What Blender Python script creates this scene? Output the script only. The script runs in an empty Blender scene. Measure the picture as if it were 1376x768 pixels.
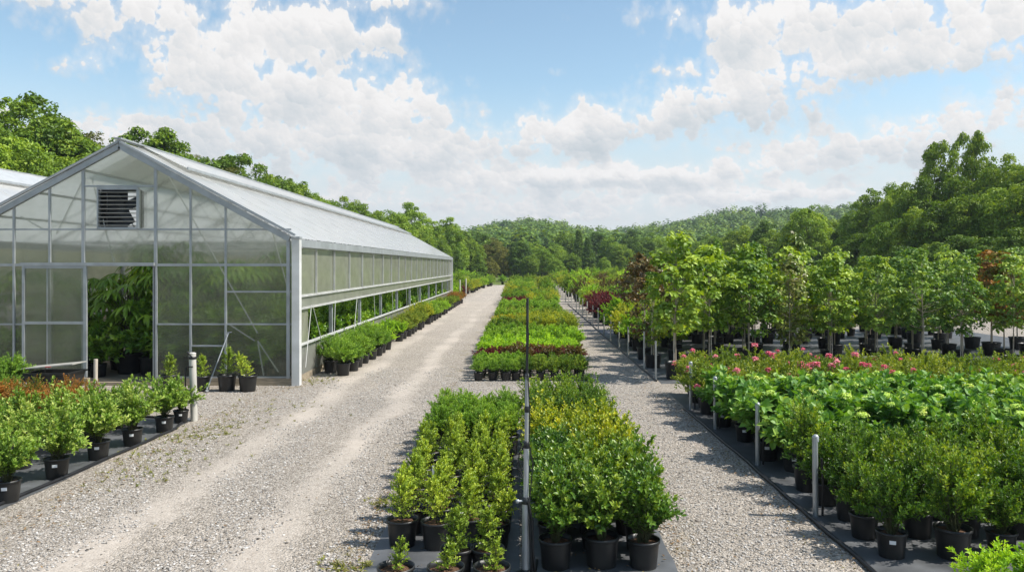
import bpy, math, random
import numpy as np
from mathutils import Vector

random.seed(7)
LEAFGAIN = 2.05
scene = bpy.context.scene
COL = scene.collection
F, CX, HY, CAMH = 1070.0, 700.0, 357.0, 2.5      # lens (px), vanishing point, eye height


def gx(px, Y):
    return (px - CX) * Y / F


def gy(py, z=0.0):
    return F * (CAMH - z) / (py - HY)


def zt(py, Y):
    return CAMH - (py - HY) * Y / F


# ------------------------------------------------------------------ geometry
class Geo:
    def __init__(self):
        self.v, self.f, self.n = [], [], 0

    def add(self, verts, faces, mat=0, tone=None, smooth=False):
        verts = np.asarray(verts, dtype=np.float32).reshape(-1, 3)
        faces = np.asarray(faces, dtype=np.int32)
        if tone is None:
            tone = np.full(len(faces), .5, dtype=np.float32)
        self.v.append(verts)
        self.f.append((faces + self.n, mat, np.asarray(tone, dtype=np.float32), smooth))
        self.n += len(verts)
        return self

    def join(self, other, off=(0, 0, 0), s=1.0, rz=0.0, matmap=None, toneoff=0.0):
        base = self.n
        c, sn = math.cos(rz), math.sin(rz)
        V = np.concatenate(other.v)
        sv = np.asarray(s, dtype=np.float32)
        V = V * sv
        W = np.stack([V[:, 0] * c - V[:, 1] * sn, V[:, 0] * sn + V[:, 1] * c, V[:, 2]], 1) + np.asarray(off, dtype=np.float32)
        self.v.append(W.astype(np.float32))
        for fc, m, t, sm in other.f:
            self.f.append((fc + base, matmap[m] if matmap else m, np.clip(t + toneoff, 0, 1), sm))
        self.n += len(V)
        return self

    def mesh(self, name, mats):
        me = bpy.data.meshes.new(name)
        V = np.concatenate(self.v)
        li = np.concatenate([f.reshape(-1) for f, m, t, s in self.f])
        lt = np.concatenate([np.full(len(f), f.shape[1]) for f, m, t, s in self.f])
        mi = np.concatenate([np.full(len(f), m) for f, m, t, s in self.f])
        tn = np.concatenate([t for f, m, t, s in self.f])
        sm = np.concatenate([np.full(len(f), s) for f, m, t, s in self.f])
        ls = np.concatenate([[0], np.cumsum(lt)[:-1]])
        me.vertices.add(len(V))
        me.vertices.foreach_set('co', V.reshape(-1).astype(np.float32))
        me.loops.add(len(li))
        me.loops.foreach_set('vertex_index', li.astype(np.int32))
        me.polygons.add(len(lt))
        me.polygons.foreach_set('loop_start', ls.astype(np.int32))
        me.polygons.foreach_set('material_index', mi.astype(np.int32))
        me.polygons.foreach_set('use_smooth', sm.astype(bool))
        a = me.attributes.new('tone', 'FLOAT', 'FACE')
        a.data.foreach_set('value', tn.astype(np.float32))
        for m in (mats if isinstance(mats, (list, tuple)) else [mats]):
            me.materials.append(m)
        me.update(calc_edges=True)
        return me

    # --- solids
    def box(self, x0, x1, y0, y1, z0, z1, mat=0):
        v = [(x0, y0, z0), (x1, y0, z0), (x1, y1, z0), (x0, y1, z0), (x0, y0, z1), (x1, y0, z1), (x1, y1, z1), (x0, y1, z1)]
        return self.add(v, [(0, 3, 2, 1), (4, 5, 6, 7), (0, 1, 5, 4), (1, 2, 6, 5), (2, 3, 7, 6), (3, 0, 4, 7)], mat)

    def bar(self, a, b, w, h=None, mat=0, up=(0, 0, 1)):
        """rectangular bar from a to b; w across, h along 'up'."""
        h = h or w
        a, b = Vector(a), Vector(b)
        d = (b - a).normalized()
        s = d.cross(Vector(up))
        if s.length < 1e-4:
            s = d.cross(Vector((0, 1, 0)))
        s.normalize()
        u = s.cross(d).normalized()
        v = []
        for p in (a, b):
            for i, j in ((-1, -1), (1, -1), (1, 1), (-1, 1)):
                v.append(p + s * (i * w / 2) + u * (j * h / 2))
        return self.add(v, [(0, 1, 2, 3), (7, 6, 5, 4), (0, 4, 5, 1), (1, 5, 6, 2), (2, 6, 7, 3), (3, 7, 4, 0)], mat)

    def tube(self, pts, r, n=8, mat=0, smooth=True, cap=True):
        pts = [Vector(p) for p in pts]
        rs = r if isinstance(r, (list, tuple)) else [r] * len(pts)
        v, prev = [], None
        for i, p in enumerate(pts):
            d = (pts[min(i + 1, len(pts) - 1)] - pts[max(i - 1, 0)]).normalized()
            if prev is None:
                s = d.cross(Vector((0, 0, 1)))
                if s.length < 1e-3:
                    s = Vector((1, 0, 0))
            else:
                s = prev - d * prev.dot(d)
            s.normalize()
            prev = s
            u = d.cross(s)
            for k in range(n):
                a = 2 * math.pi * k / n
                v.append(p + s * (math.cos(a) * rs[i]) + u * (math.sin(a) * rs[i]))
        f = [(i * n + k, i * n + (k + 1) % n, (i + 1) * n + (k + 1) % n, (i + 1) * n + k) for i in range(len(pts) - 1) for k in range(n)]
        self.add(v, f, mat, smooth=smooth)
        if cap:
            m = len(pts)
            for ring, p in ((0, pts[0]), (m - 1, pts[-1])):
                vv = [v[ring * n + k] for k in range(n)]
                self.add(vv, [tuple(range(n)) if ring else tuple(reversed(range(n)))], mat)
        return self

    def lathe(self, prof, n=20, mat=0, smooth=True, c=(0, 0, 0)):
        v = []
        for r, z in prof:
            for k in range(n):
                a = 2 * math.pi * k / n
                v.append((c[0] + r * math.cos(a), c[1] + r * math.sin(a), c[2] + z))
        f = [(i * n + k, i * n + (k + 1) % n, (i + 1) * n + (k + 1) % n, (i + 1) * n + k) for i in range(len(prof) - 1) for k in range(n)]
        return self.add(v, f, mat, smooth=smooth)


def nrm(a):
    return a / np.maximum(np.linalg.norm(a, axis=-1, keepdims=True), 1e-6)


def leaves(g, P, D, N, L, W, tone, mat=0, fold=.18, droop=.12, rich=False):
    P = np.asarray(P); n = len(P)
    D = nrm(D); S = nrm(np.cross(D, N)); N = np.cross(S, D)
    L = np.broadcast_to(np.asarray(L, dtype=float), (n,))[:, None]
    W = np.broadcast_to(np.asarray(W, dtype=float), (n,))[:, None]
    if not rich:
        v = np.stack([P, P + .5 * L * D + .5 * W * S + fold * W * N, P + L * D - droop * L * N, P + .5 * L * D - .5 * W * S + fold * W * N], 1)
        f = np.arange(n * 4).reshape(n, 4)
        g.add(v.reshape(-1, 3), f, mat, tone)
    else:
        q = []
        for t, w, z in ((0, 0, 0), (.3, .5, 1), (.68, .4, 1), (1, 0, 0), (.68, -.4, 1), (.3, -.5, 1), (.33, 0, 0), (.7, 0, 0)):
            q.append(P + t * L * D + w * W * S + (z * fold * W - droop * L * t * t) * N)
        v = np.stack(q, 1)
        b = (np.arange(n) * 8)[:, None]
        g.add(v.reshape(-1, 3), np.concatenate([b + np.array([[6, 7, 2, 1]]), b + np.array([[5, 4, 7, 6]])]), mat, np.concatenate([tone, tone]))
        base = g.n - n * 8
        tri = np.concatenate([b + np.array([[0, 6, 1]]), b + np.array([[0, 5, 6]]), b + np.array([[7, 3, 2]]), b + np.array([[4, 3, 7]])]) + base
        g.f.append((tri.astype(np.int32), mat, np.concatenate([tone] * 4).astype(np.float32), False))


def stems(g, A, B, C, r0, r1, mat=1, seg=3):
    """thin three-sided tubes along quadratic curves A-B-C (arrays)."""
    n = len(A)
    rings = []
    for i in range(seg + 1):
        t = i / seg
        p = (1 - t) ** 2 * A + 2 * t * (1 - t) * B + t * t * C
        d = nrm(2 * (1 - t) * (B - A) + 2 * t * (C - B))
        s = nrm(np.cross(d, np.array([.3, .2, 1.0])))
        u = np.cross(d, s)
        r = r0 + (r1 - r0) * t
        for k in range(3):
            a = 2 * math.pi * k / 3
            rings.append(p + s * (math.cos(a) * r) + u * (math.sin(a) * r))
    v = np.stack(rings, 1)
    m = (seg + 1) * 3
    b = (np.arange(n) * m)[:, None]
    f = []
    for i in range(seg):
        for k in range(3):
            f.append(b + np.array([[i * 3 + k, i * 3 + (k + 1) % 3, (i + 1) * 3 + (k + 1) % 3, (i + 1) * 3 + k]]))
    g.add(v.reshape(-1, 3), np.concatenate(f), mat, smooth=True)


def shrub(seed, base=.22, top=.8, r=.3, n=90, nl=16, ll=.05, lw=.026, low=-.25, ts=.3, rough=.25, up=.35, rich=False, fold=.18, droop=.12, stem=.004, flat=1.0, lobes=0, tip=0.12, side=2):
    """A shrub: shoots from the pot's middle out to an uneven dome, leaves spiralling along each shoot."""
    R = np.random.default_rng(seed)
    g = Geo()
    az = R.uniform(0, 2 * math.pi, n)
    cz = R.uniform(low, 1, n)
    sz = np.sqrt(1 - cz * cz)
    k = R.uniform(1 - rough, 1 + rough * .6, n)
    if lobes:
        ph = R.uniform(0, 6.28, 3)
        k *= 1 + .16 * np.sin(lobes * az + ph[0]) * sz + .12 * np.sin(3 * cz * 2 + ph[1] + az)
    hh = top - base
    cen = base + hh * .42
    C = np.stack([r * sz * np.cos(az) * k, r * sz * np.sin(az) * k, cen + np.where(cz > 0, hh * .58, hh * .42) * cz * k * flat], 1)
    A = np.stack([R.normal(0, .018, n), R.normal(0, .018, n), np.full(n, base - .02)], 1)
    B = A * .5 + C * .5
    B[:, :2] *= .55
    B[:, 2] += hh * .12
    stems(g, A, B, C, stem, stem * .4, 1)
    # side twigs near the outer end of every shoot, so the leaves sit in tufts
    q = side
    tq = R.uniform(.5, .9, (n, q, 1))
    A2 = (1 - tq) ** 2 * A[:, None] + 2 * tq * (1 - tq) * B[:, None] + tq * tq * C[:, None]
    dm = nrm(C - B)[:, None]
    d2 = nrm(dm * .9 + R.normal(0, .55, (n, q, 3)) + np.array([0, 0, .45]))
    ln = r * R.uniform(.22, .42, (n, q, 1))
    C2 = (A2 + d2 * ln).reshape(-1, 3)
    A2 = A2.reshape(-1, 3)
    B2 = A2 * .5 + C2 * .5
    stems(g, A2, B2, C2, stem * .45, stem * .25, 1, 1)
    nl2 = max(5, int(nl * .55))
    shoot_tone = R.normal(.40, .13, n)
    for a_, b_, c_, cnt, t0, tn_ in ((A, B, C, nl, ts, shoot_tone), (A2, B2, C2, nl2, .15, np.repeat(shoot_tone, q) + R.normal(0, .07, n * q))):
        k_ = len(a_)
        t = t0 + (1 - t0) * np.linspace(0, 1, cnt)[None, :] ** .8 + R.uniform(-.02, .02, (k_, cnt))
        T = t[..., None]
        A_, B_, C_ = a_[:, None], b_[:, None], c_[:, None]
        P = (1 - T) ** 2 * A_ + 2 * T * (1 - T) * B_ + T * T * C_
        d = nrm(2 * (1 - T) * (B_ - A_) + 2 * T * (C_ - B_))
        phi = np.arange(cnt)[None, :] * 2.4 + R.uniform(0, 6.28, (k_, 1))
        s = nrm(np.cross(d, np.array([.21, .13, 1.0])))
        u = np.cross(d, s)
        rad = s * np.cos(phi)[..., None] + u * np.sin(phi)[..., None]
        D = d * (.35 + .75 * T) + rad * .8 + np.array([0, 0, up]) + R.normal(0, .13, P.shape)
        N = d * .8 + np.array([0, 0, .9]) - rad * .25 + R.normal(0, .22, P.shape)
        m = k_ * cnt
        L = (ll * R.uniform(.7, 1.15, (k_, cnt)) * (1.08 - .35 * t ** 4)).reshape(-1)
        tone = np.clip(np.repeat(tn_, cnt) + R.normal(0, .11, m) + (.28 + tip) * (t.reshape(-1) - .55), 0, 1)  # tips paler as young growth; shade of inner gaps also put into tone
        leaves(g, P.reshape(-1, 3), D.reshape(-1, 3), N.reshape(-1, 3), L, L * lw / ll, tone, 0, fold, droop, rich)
    g.tips = C
    g.tdir = nrm(C - B)
    return g


def upright(seed, base=.22, top=.62, r=.11, n=46, nl=13, ll=.026, lw=.015, lean=.05):
    R = np.random.default_rng(seed)
    g = Geo()
    leanv = R.normal(0, lean, 2)
    q = np.sort(R.uniform(0, 1, n)) ** .9
    az = np.arange(n) * 2.4 + R.uniform(-.5, .5, n)
    h = top - base
    ax = np.stack([leanv[0] * q, leanv[1] * q, base + h * .82 * q], 1)
    wid = r * (1.0 - .72 * q ** 1.5) * R.uniform(.55, 1.15, n)
    C = ax + np.stack([wid * np.cos(az), wid * np.sin(az), h * R.uniform(.08, .2, n)], 1)
    C[-3:, :2] = ax[-3:, :2] + R.normal(0, .015, (3, 2)); C[-1, 2] = top
    B = ax * .4 + C * .6
    B[:, 2] -= .01
    stems(g, ax, B, C, .003, .0012, 1, 2)
    stems(g, np.array([[0, 0, base - .03]]), np.array([[leanv[0] * .3, leanv[1] * .3, base + h * .4]]), np.array([[leanv[0], leanv[1], base + h * .85]]), .007, .002, 1)
    t = np.linspace(.1, 1, nl)[None, :] + R.uniform(-.03, .03, (n, nl))
    T = t[..., None]
    A_, B_, C_ = ax[:, None], B[:, None], C[:, None]
    P = (1 - T) ** 2 * A_ + 2 * T * (1 - T) * B_ + T * T * C_
    d = nrm(2 * (1 - T) * (B_ - A_) + 2 * T * (C_ - B_))
    phi = np.arange(nl)[None, :] * 2.4 + R.uniform(0, 6.28, (n, 1))
    s = nrm(np.cross(d, np.array([.21, .13, 1.0])))
    u = np.cross(d, s)
    rad = s * np.cos(phi)[..., None] + u * np.sin(phi)[..., None]
    D = (d * .5 + rad * .8 + np.array([0, 0, .5]) + R.normal(0, .15, P.shape)).reshape(-1, 3)
    N = (d * .7 + np.array([0, 0, .6]) + R.normal(0, .25, P.shape)).reshape(-1, 3)
    P = P.reshape(-1, 3)
    m = len(P)
    L = ll * R.uniform(.7, 1.2, m)
    tone = np.clip(np.repeat(R.normal(.45, .15, n), nl) + R.normal(0, .14, m), 0, 1)
    leaves(g, P, D, N, L, L * lw / ll, tone)
    return g


def clumps(g, R, cen, rad, per, ll, lw, flat=.7, tone=None, out=None, mat=0, wild=.35, rich=False, droop=.15, upb=.5):
    """leaf clumps: 'per' leaves through the outer part of each little ellipsoid."""
    n = len(cen)
    d = nrm(R.normal(0, 1, (n, per, 3)))
    d[..., 2] = np.where(d[..., 2] < -.5, -d[..., 2], d[..., 2])
    k = R.uniform(.35, 1.08, (n, per, 1)) ** .6
    P = cen[:, None] + d * k * rad[:, None, None] * np.array([1, 1, flat])
    N = d * .8 + np.array([0, 0, upb]) + R.normal(0, wild, d.shape)
    side = nrm(np.cross(N, R.normal(0, 1, d.shape)))
    D = side + d * .35 - np.array([0, 0, .15])
    if tone is None:
        tone = R.normal(.45, .17, n)
    tn = np.clip(tone[:, None] + R.normal(0, .13, (n, per)), 0, 1).reshape(-1)
    m = n * per
    L = ll * R.uniform(.6, 1.25, m)
    leaves(g, P.reshape(-1, 3), D.reshape(-1, 3), N.reshape(-1, 3), L, L * lw / ll, tn, mat, .15, droop, rich)


def limbs(g, R, ends, trunk_h, base_r, top_frac=.85, mat=0, n=7, start=.25, wob=.02, total=None):
    """tapered trunk with limbs curving out to the given crown points."""
    H = total or trunk_h
    pts, rs = [], []
    px = R.normal(0, wob * H, 2)
    for i in range(8):
        t = i / 7
        pts.append((px[0] * math.sin(t * 2.5), px[1] * math.sin(t * 3.1), H * top_frac * t))
        rs.append(base_r * (1.25 - t * .35 if i == 0 else 1 - .82 * t))
    g.tube(pts, rs, n, mat)
    P = np.array(pts)
    k = len(ends)
    if k:
        ts = np.clip(start + (ends[:, 2] / H - start) * R.uniform(.35, .7, k), start * .9, top_frac * .98)
        A = np.stack([np.interp(ts * H, P[:, 2], P[:, 0]), np.interp(ts * H, P[:, 2], P[:, 1]), ts * H], 1)
        B = A * .45 + ends * .55
        B[:, 2] -= .02 * H
        B[:, :2] *= 1.05
        stems(g, A, B, ends, base_r * .34, base_r * .07, mat, 4)


def tree_geo(seed, H=12., cr=3.2, cz=.60, ch=.40, n=95, per=64, ll=.42, lw=.30, clump=.95, trunk=.17, lob=.2, shape='round', flat=.72):
    R = np.random.default_rng(seed)
    d = nrm(R.normal(0, 1, (n * 3, 3)))
    az = np.arctan2(d[:, 1], d[:, 0])
    ph = R.uniform(0, 6.28, 4)
    k = R.uniform(.5, 1.0, n * 3) ** .55
    k *= 1 + lob * (.5 * np.sin(2 * az + ph[0]) + .5 * np.sin(3 * az + 2.5 * d[:, 2] + ph[1]) + .45 * np.sin(5 * d[:, 2] + ph[2]))
    k = np.minimum(k, 1.04)
    P = d * k[:, None]
    if shape == 'cone':
        z = R.uniform(-1, 1, n * 3)
        w = (1.05 - z) / 2 * R.uniform(.45, 1.05, n * 3)
        P = np.stack([w * np.cos(az), w * np.sin(az), z], 1)
    if shape == 'egg':
        P[:, :2] *= (1.12 - .42 * P[:, 2:3])
    keep = P[:, 2] > -.95
    P = P[keep][:n]
    C = P * np.array([cr, cr, ch * H]) + np.array([0, 0, cz * H])
    rad = clump * R.uniform(.6, 1.25, len(C))
    g = Geo()
    clumps(g, R, C, rad, per, ll, lw, flat)
    gt = Geo()
    ends = C[R.choice(len(C), min(26, len(C)), replace=False)]
    limbs(gt, R, ends, H, trunk, .9, total=H * (cz + ch) * .95, start=.22)
    return g, gt


# ------------------------------------------------------------------ materials
def new_mat(name):
    m = bpy.data.materials.new(name)
    m.use_nodes = True
    nt = m.node_tree
    for n in list(nt.nodes):
        nt.nodes.remove(n)
    out = nt.nodes.new('ShaderNodeOutputMaterial')
    return m, nt, out


def nd(nt, t, **kw):
    n = nt.nodes.new(t)
    for k, v in kw.items():
        if k.startswith('i_'):
            n.inputs[k[2:].replace('_', ' ')].default_value = v
        else:
            setattr(n, k, v)
    return n


def ramp(nt, stops, interp='LINEAR'):
    n = nt.nodes.new('ShaderNodeValToRGB')
    e = n.color_ramp.elements
    n.color_ramp.interpolation = interp
    while len(e) < len(stops):
        e.new(.5)
    for i, (p, c) in enumerate(stops):
        e[i].position = p
        e[i].color = (c[0], c[1], c[2], 1) if len(c) == 3 else c
    return n


def math_n(nt, op, a, b=None, c=None, clamp=False):
    n = nt.nodes.new('ShaderNodeMath')
    n.operation = op
    n.use_clamp = clamp
    for i, v in enumerate((a, b, c)):
        if v is None:
            continue
        if isinstance(v, (int, float)):
            n.inputs[i].default_value = v
        else:
            nt.links.new(v, n.inputs[i])
    return n.outputs[0]


def leaf_mat(name, c0, c1, c2, trans=.28, rough=.46, spec=.28, objvar=.26, extra=None):
    m, nt, out = new_mat(name)
    L = nt.links
    at = nd(nt, 'ShaderNodeAttribute', attribute_name='tone')
    oi = nd(nt, 'ShaderNodeObjectInfo')
    v = math_n(nt, 'SUBTRACT', oi.outputs['Random'], .5)
    v = math_n(nt, 'MULTIPLY_ADD', v, objvar * 2, at.outputs['Fac'], True)
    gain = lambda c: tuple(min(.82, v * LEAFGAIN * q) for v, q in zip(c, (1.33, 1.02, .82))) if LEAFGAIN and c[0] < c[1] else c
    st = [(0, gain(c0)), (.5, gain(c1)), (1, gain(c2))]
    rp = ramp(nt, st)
    L.new(v, rp.inputs[0])
    p = nd(nt, 'ShaderNodeBsdfPrincipled')
    p.inputs['Roughness'].default_value = rough
    p.inputs['Specular IOR Level'].default_value = spec
    L.new(rp.outputs[0], p.inputs['Base Color'])
    tr = nd(nt, 'ShaderNodeBsdfTranslucent')
    hs = nd(nt, 'ShaderNodeHueSaturation', i_Hue=.485, i_Saturation=1.15, i_Value=1.35)
    L.new(rp.outputs[0], hs.inputs['Color'])
    L.new(hs.outputs[0], tr.inputs[0])
    mx = nd(nt, 'ShaderNodeMixShader')
    mx.inputs[0].default_value = trans
    L.new(p.outputs[0], mx.inputs[1]); L.new(tr.outputs[0], mx.inputs[2])
    L.new(mx.outputs[0], out.inputs[0])
    return m


def plain(name, col, rough=.5, metal=0., spec=.5, var=.12, scale=12., bump=0., coord='Object', col2=None, stretch=(1, 1, 1)):
    m, nt, out = new_mat(name)
    L = nt.links
    tc = nd(nt, 'ShaderNodeTexCoord')
    mp = nd(nt, 'ShaderNodeMapping')
    mp.inputs['Scale'].default_value = stretch
    L.new(tc.outputs[coord], mp.inputs[0])
    nz = nd(nt, 'ShaderNodeTexNoise')
    nz.inputs['Scale'].default_value = scale
    nz.inputs['Detail'].default_value = 5
    L.new(mp.outputs[0], nz.inputs['Vector'])
    c2 = col2 or tuple(min(1, c * (1 + var)) for c in col)
    c1 = tuple(c * (1 - var) for c in col)
    rp = ramp(nt, [(.3, c1), (.7, c2)])
    L.new(nz.outputs['Fac'], rp.inputs[0])
    p = nd(nt, 'ShaderNodeBsdfPrincipled')
    L.new(rp.outputs[0], p.inputs['Base Color'])
    p.inputs['Metallic'].default_value = metal
    p.inputs['Specular IOR Level'].default_value = spec
    r2 = math_n(nt, 'MULTIPLY_ADD', nz.outputs['Fac'], .25, rough - .12)
    L.new(r2, p.inputs['Roughness'])
    if bump:
        b = nd(nt, 'ShaderNodeBump')
        b.inputs['Strength'].default_value = bump
        b.inputs['Distance'].default_value = .01
        L.new(nz.outputs['Fac'], b.inputs['Height'])
        L.new(b.outputs[0], p.inputs['Normal'])
    L.new(p.outputs[0], out.inputs[0])
    return m


def poly_mat(name, col, clear, white, rough=.25, streak=1.0, tlf=.55):
    """hazy twin-wall sheet: part clear, part rough see-through, part milky."""
    m, nt, out = new_mat(name)
    L = nt.links
    tc = nd(nt, 'ShaderNodeTexCoord')
    mp = nd(nt, 'ShaderNodeMapping')
    mp.inputs['Scale'].default_value = (1.5, 1.5, 2.2)
    L.new(tc.outputs['Object'], mp.inputs[0])
    nz = nd(nt, 'ShaderNodeTexNoise')
    nz.inputs['Scale'].default_value = 1.3
    nz.inputs['Detail'].default_value = 6
    nz.inputs['Roughness'].default_value = .6
    L.new(mp.outputs[0], nz.inputs['Vector'])
    rp = ramp(nt, [(.25, tuple(c * .82 for c in col)), (.75, col)])
    L.new(nz.outputs['Fac'], rp.inputs[0])
    gl = nd(nt, 'ShaderNodeBsdfRefraction')
    gl.inputs['IOR'].default_value = 1.35
    gl.inputs['Roughness'].default_value = rough
    gl.inputs['Color'].default_value = (.93, .95, .93, 1)
    tp = nd(nt, 'ShaderNodeBsdfTransparent')
    tp.inputs[0].default_value = (.95, .96, .95, 1)
    df = nd(nt, 'ShaderNodeBsdfPrincipled')
    df.inputs['Roughness'].default_value = .3
    L.new(rp.outputs[0], df.inputs['Base Color'])
    tl = nd(nt, 'ShaderNodeBsdfTranslucent')
    L.new(rp.outputs[0], tl.inputs[0])
    m1 = nd(nt, 'ShaderNodeMixShader'); m1.inputs[0].default_value = tlf
    L.new(df.outputs[0], m1.inputs[1]); L.new(tl.outputs[0], m1.inputs[2])
    m2 = nd(nt, 'ShaderNodeMixShader'); m2.inputs[0].default_value = clear
    L.new(gl.outputs[0], m2.inputs[1]); L.new(tp.outputs[0], m2.inputs[2])
    m3 = nd(nt, 'ShaderNodeMixShader')
    w = math_n(nt, 'MULTIPLY_ADD', math_n(nt, 'SUBTRACT', nz.outputs['Fac'], .5), .35 * streak, white, True)
    L.new(w, m3.inputs[0])
    L.new(m2.outputs[0], m3.inputs[1]); L.new(m1.outputs[0], m3.inputs[2])
    gs = nd(nt, 'ShaderNodeBsdfGlossy'); gs.inputs['Roughness'].default_value = .12
    fr = nd(nt, 'ShaderNodeFresnel'); fr.inputs[0].default_value = 1.4
    m4 = nd(nt, 'ShaderNodeMixShader')
    ge = nd(nt, 'ShaderNodeNewGeometry')
    front = math_n(nt, 'SUBTRACT', 1.0, ge.outputs['Backfacing'])
    L.new(math_n(nt, 'MULTIPLY', math_n(nt, 'MULTIPLY', fr.outputs[0], .8), front), m4.inputs[0])
    L.new(m3.outputs[0], m4.inputs[1]); L.new(gs.outputs[0], m4.inputs[2])
    L.new(m4.outputs[0], out.inputs[0])
    return m


M = {}
M['pot'] = plain('black_pot_plastic', (.012, .013, .014), .42, 0, .45, .3, 5, 0, 'Object', (.028, .027, .025))
M['soil'] = plain('bark_soil', (.10, .055, .032), .9, 0, .2, .5, 60, .8)
M['tag'] = plain('white_tag', (.8, .8, .8), .5, 0, .3, .03)
M['stem'] = plain('green_stem', (.07, .075, .03), .6, 0, .3, .3, 20)
M['bark'] = plain('grey_bark', (.13, .10, .075), .85, 0, .2, .35, 6, .6, stretch=(3, 3, .6))
M['saplingbark'] = plain('pale_sapling_bark', (.36, .30, .23), .75, 0, .25, .3, 9)
M['stake'] = plain('bleached_stake', (.5, .44, .36), .75, 0, .25, .25, 9, stretch=(2, 2, .3))
M['steel'] = plain('galvanised_steel', (.42, .44, .45), .42, .55, .5, .18, 7, stretch=(1, 1, .5))
M['alu'] = plain('aluminium_frame', (.34, .36, .365), .45, .3, .5, .15, 5)
M['white'] = plain('white_paint', (.60, .60, .57), .5, 0, .35, .14, 3, 0, 'Object', (.66, .66, .64))
M['rail'] = plain('grey_painted_rail', (.44, .44, .42), .55, 0, .3, .18, 3)
M['pvc'] = plain('weathered_white_pipe', (.50, .475, .42), .5, 0, .4, .18, 6, stretch=(1, 1, .4))
M['rubber'] = plain('black_hose', (.012, .012, .013), .5, 0, .4, .3, 9)
M['wood'] = plain('weathered_sill_wood', (.30, .25, .18), .8, 0, .25, .35, 7, .4, stretch=(.5, 4, 4))
M['slat'] = plain('dusty_louver_slat', (.36, .37, .35), .5, .2, .4, .2, 8)
M['dark'] = plain('dark_fan', (.03, .033, .035), .5, .2, .4, .3, 8)
M['roof'] = poly_mat('roof_sheet', (.94, .935, .91), 1.0, .91, .3, .2, .40)
M['front'] = poly_mat('gable_sheet', (.68, .69, .50), .35, .25, .12, .9)
M['frontback'] = poly_mat('gable_sheet_inside', (.62, .64, .60), .30, .02, .16, .1)
M['side'] = poly_mat('side_sheet', (.58, .59, .46), 1.0, .85, .3, .6)
M['lower'] = poly_mat('kick_sheet', (.62, .62, .56), 1.0, .84, .3, .5)
M['cloth'] = plain('woven_ground_cloth', (.085, .088, .092), .55, 0, .6, .4, 3.5, .3)
M['concrete'] = plain('greenhouse_floor', (.26, .22, .17), .85, 0, .3, .25, 2.5, .3)
M['board'] = plain('grey_board', (.34, .33, .30), .7, 0, .3, .2, 6)
M['redmark'] = plain('red_sticker', (.5, .05, .04), .5)

LM = {}
LM['upright'] = leaf_mat('boxwood_leaf', (.055, .115, .018), (.115, .205, .030), (.21, .31, .05))
LM['glossy'] = leaf_mat('glossy_leaf', (.014, .050, .010), (.046, .115, .018), (.125, .205, .034), .22, .36, .36)
LM['gold'] = leaf_mat('golden_leaf', (.08, .13, .015), (.20, .24, .02), (.36, .36, .03))
LM['goldtop'] = leaf_mat('yellow_green_leaf', (.045, .10, .018), (.11, .18, .024), (.225, .285, .030))
LM['mound'] = leaf_mat('fine_green_leaf', (.045, .12, .02), (.085, .19, .03), (.15, .27, .05))
LM['varieg'] = leaf_mat('pale_edged_leaf', (.04, .10, .02), (.085, .175, .032), (.19, .28, .09))
LM['orange'] = leaf_mat('orange_tipped_leaf', (.05, .10, .015), (.30, .16, .03), (.62, .28, .07))
LM['azalea'] = leaf_mat('dark_fine_leaf', (.018, .055, .010), (.052, .125, .018), (.15, .24, .035), .26, .4, .3)
LM['hydra'] = leaf_mat('broad_bright_leaf', (.026, .090, .018), (.062, .160, .032), (.13, .235, .055), .28)
LM['bloom'] = leaf_mat('pale_lime_floret', (.19, .34, .10), (.25, .40, .13), (.33, .46, .18), .3)
LM['roseleaf'] = leaf_mat('rose_leaf', (.03, .07, .014), (.075, .14, .022), (.15, .21, .04))
LM['rose'] = leaf_mat('pink_petal', (.66, .10, .17), (.78, .24, .29), (.84, .45, .46), .3, .5, .2, .25)
LM['red'] = leaf_mat('barberry_leaf', (.07, .015, .018), (.16, .03, .03), (.26, .08, .05))
LM['lime'] = leaf_mat('lime_leaf', (.055, .15, .016), (.12, .26, .025), (.21, .37, .04))
LM['maple'] = leaf_mat('maple_leaf', (.032, .085, .014), (.082, .165, .024), (.165, .27, .042), .28)
LM['maple2'] = leaf_mat('bluer_maple_leaf', (.035, .09, .02), (.085, .17, .034), (.17, .27, .06), .3)
LM['magnolia'] = leaf_mat('bronze_green_leaf', (.025, .06, .012), (.075, .125, .025), (.24, .23, .065), .2, .36, .4)
LM['rust'] = leaf_mat('rusty_leaf', (.05, .055, .015), (.14, .10, .025), (.28, .15, .04), .2, .35, .4)
LM['cream'] = leaf_mat('cream_petal', (.6, .56, .42), (.72, .68, .55), (.8, .78, .7))
LM['tropic'] = leaf_mat('tropical_leaf', (.028, .085, .013), (.062, .15, .02), (.12, .23, .034), .25, .28, .4)
LM['oak'] = leaf_mat('woodland_leaf', (.026, .064, .010), (.062, .130, .019), (.12, .20, .03), .3, .5, .25, .22)
LM['poplar'] = leaf_mat('light_woodland_leaf', (.04, .10, .014), (.085, .17, .024), (.15, .25, .04), .28, .5, .25, .2)
LM['brown'] = leaf_mat('brownish_woodland_leaf', (.035, .055, .012), (.075, .10, .022), (.12, .15, .035), .22, .5, .25)
LM['dusk'] = leaf_mat('dark_woodland_leaf', (.018, .050, .009), (.044, .102, .016), (.09, .165, .025), .2, .5, .25)
LM['hill'] = leaf_mat('far_wood_leaf', (.020, .055, .012), (.050, .110, .020), (.095, .165, .030), .2, .6, .2, 0)
EXPO, SKY, CLOUD, SKYTINT = 0.38, .10, .735, (1.45, 1.48, 1.33, 1)

# ------------------------------------------------------------------ scene objects
def link(o):
    COL.objects.link(o)
    return o


def tagp(o, label=None, cat=None, group=None, kind=None):
    if label: o['label'] = label
    if cat: o['category'] = cat
    if group: o['group'] = group
    if kind: o['kind'] = kind
    return o


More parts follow.
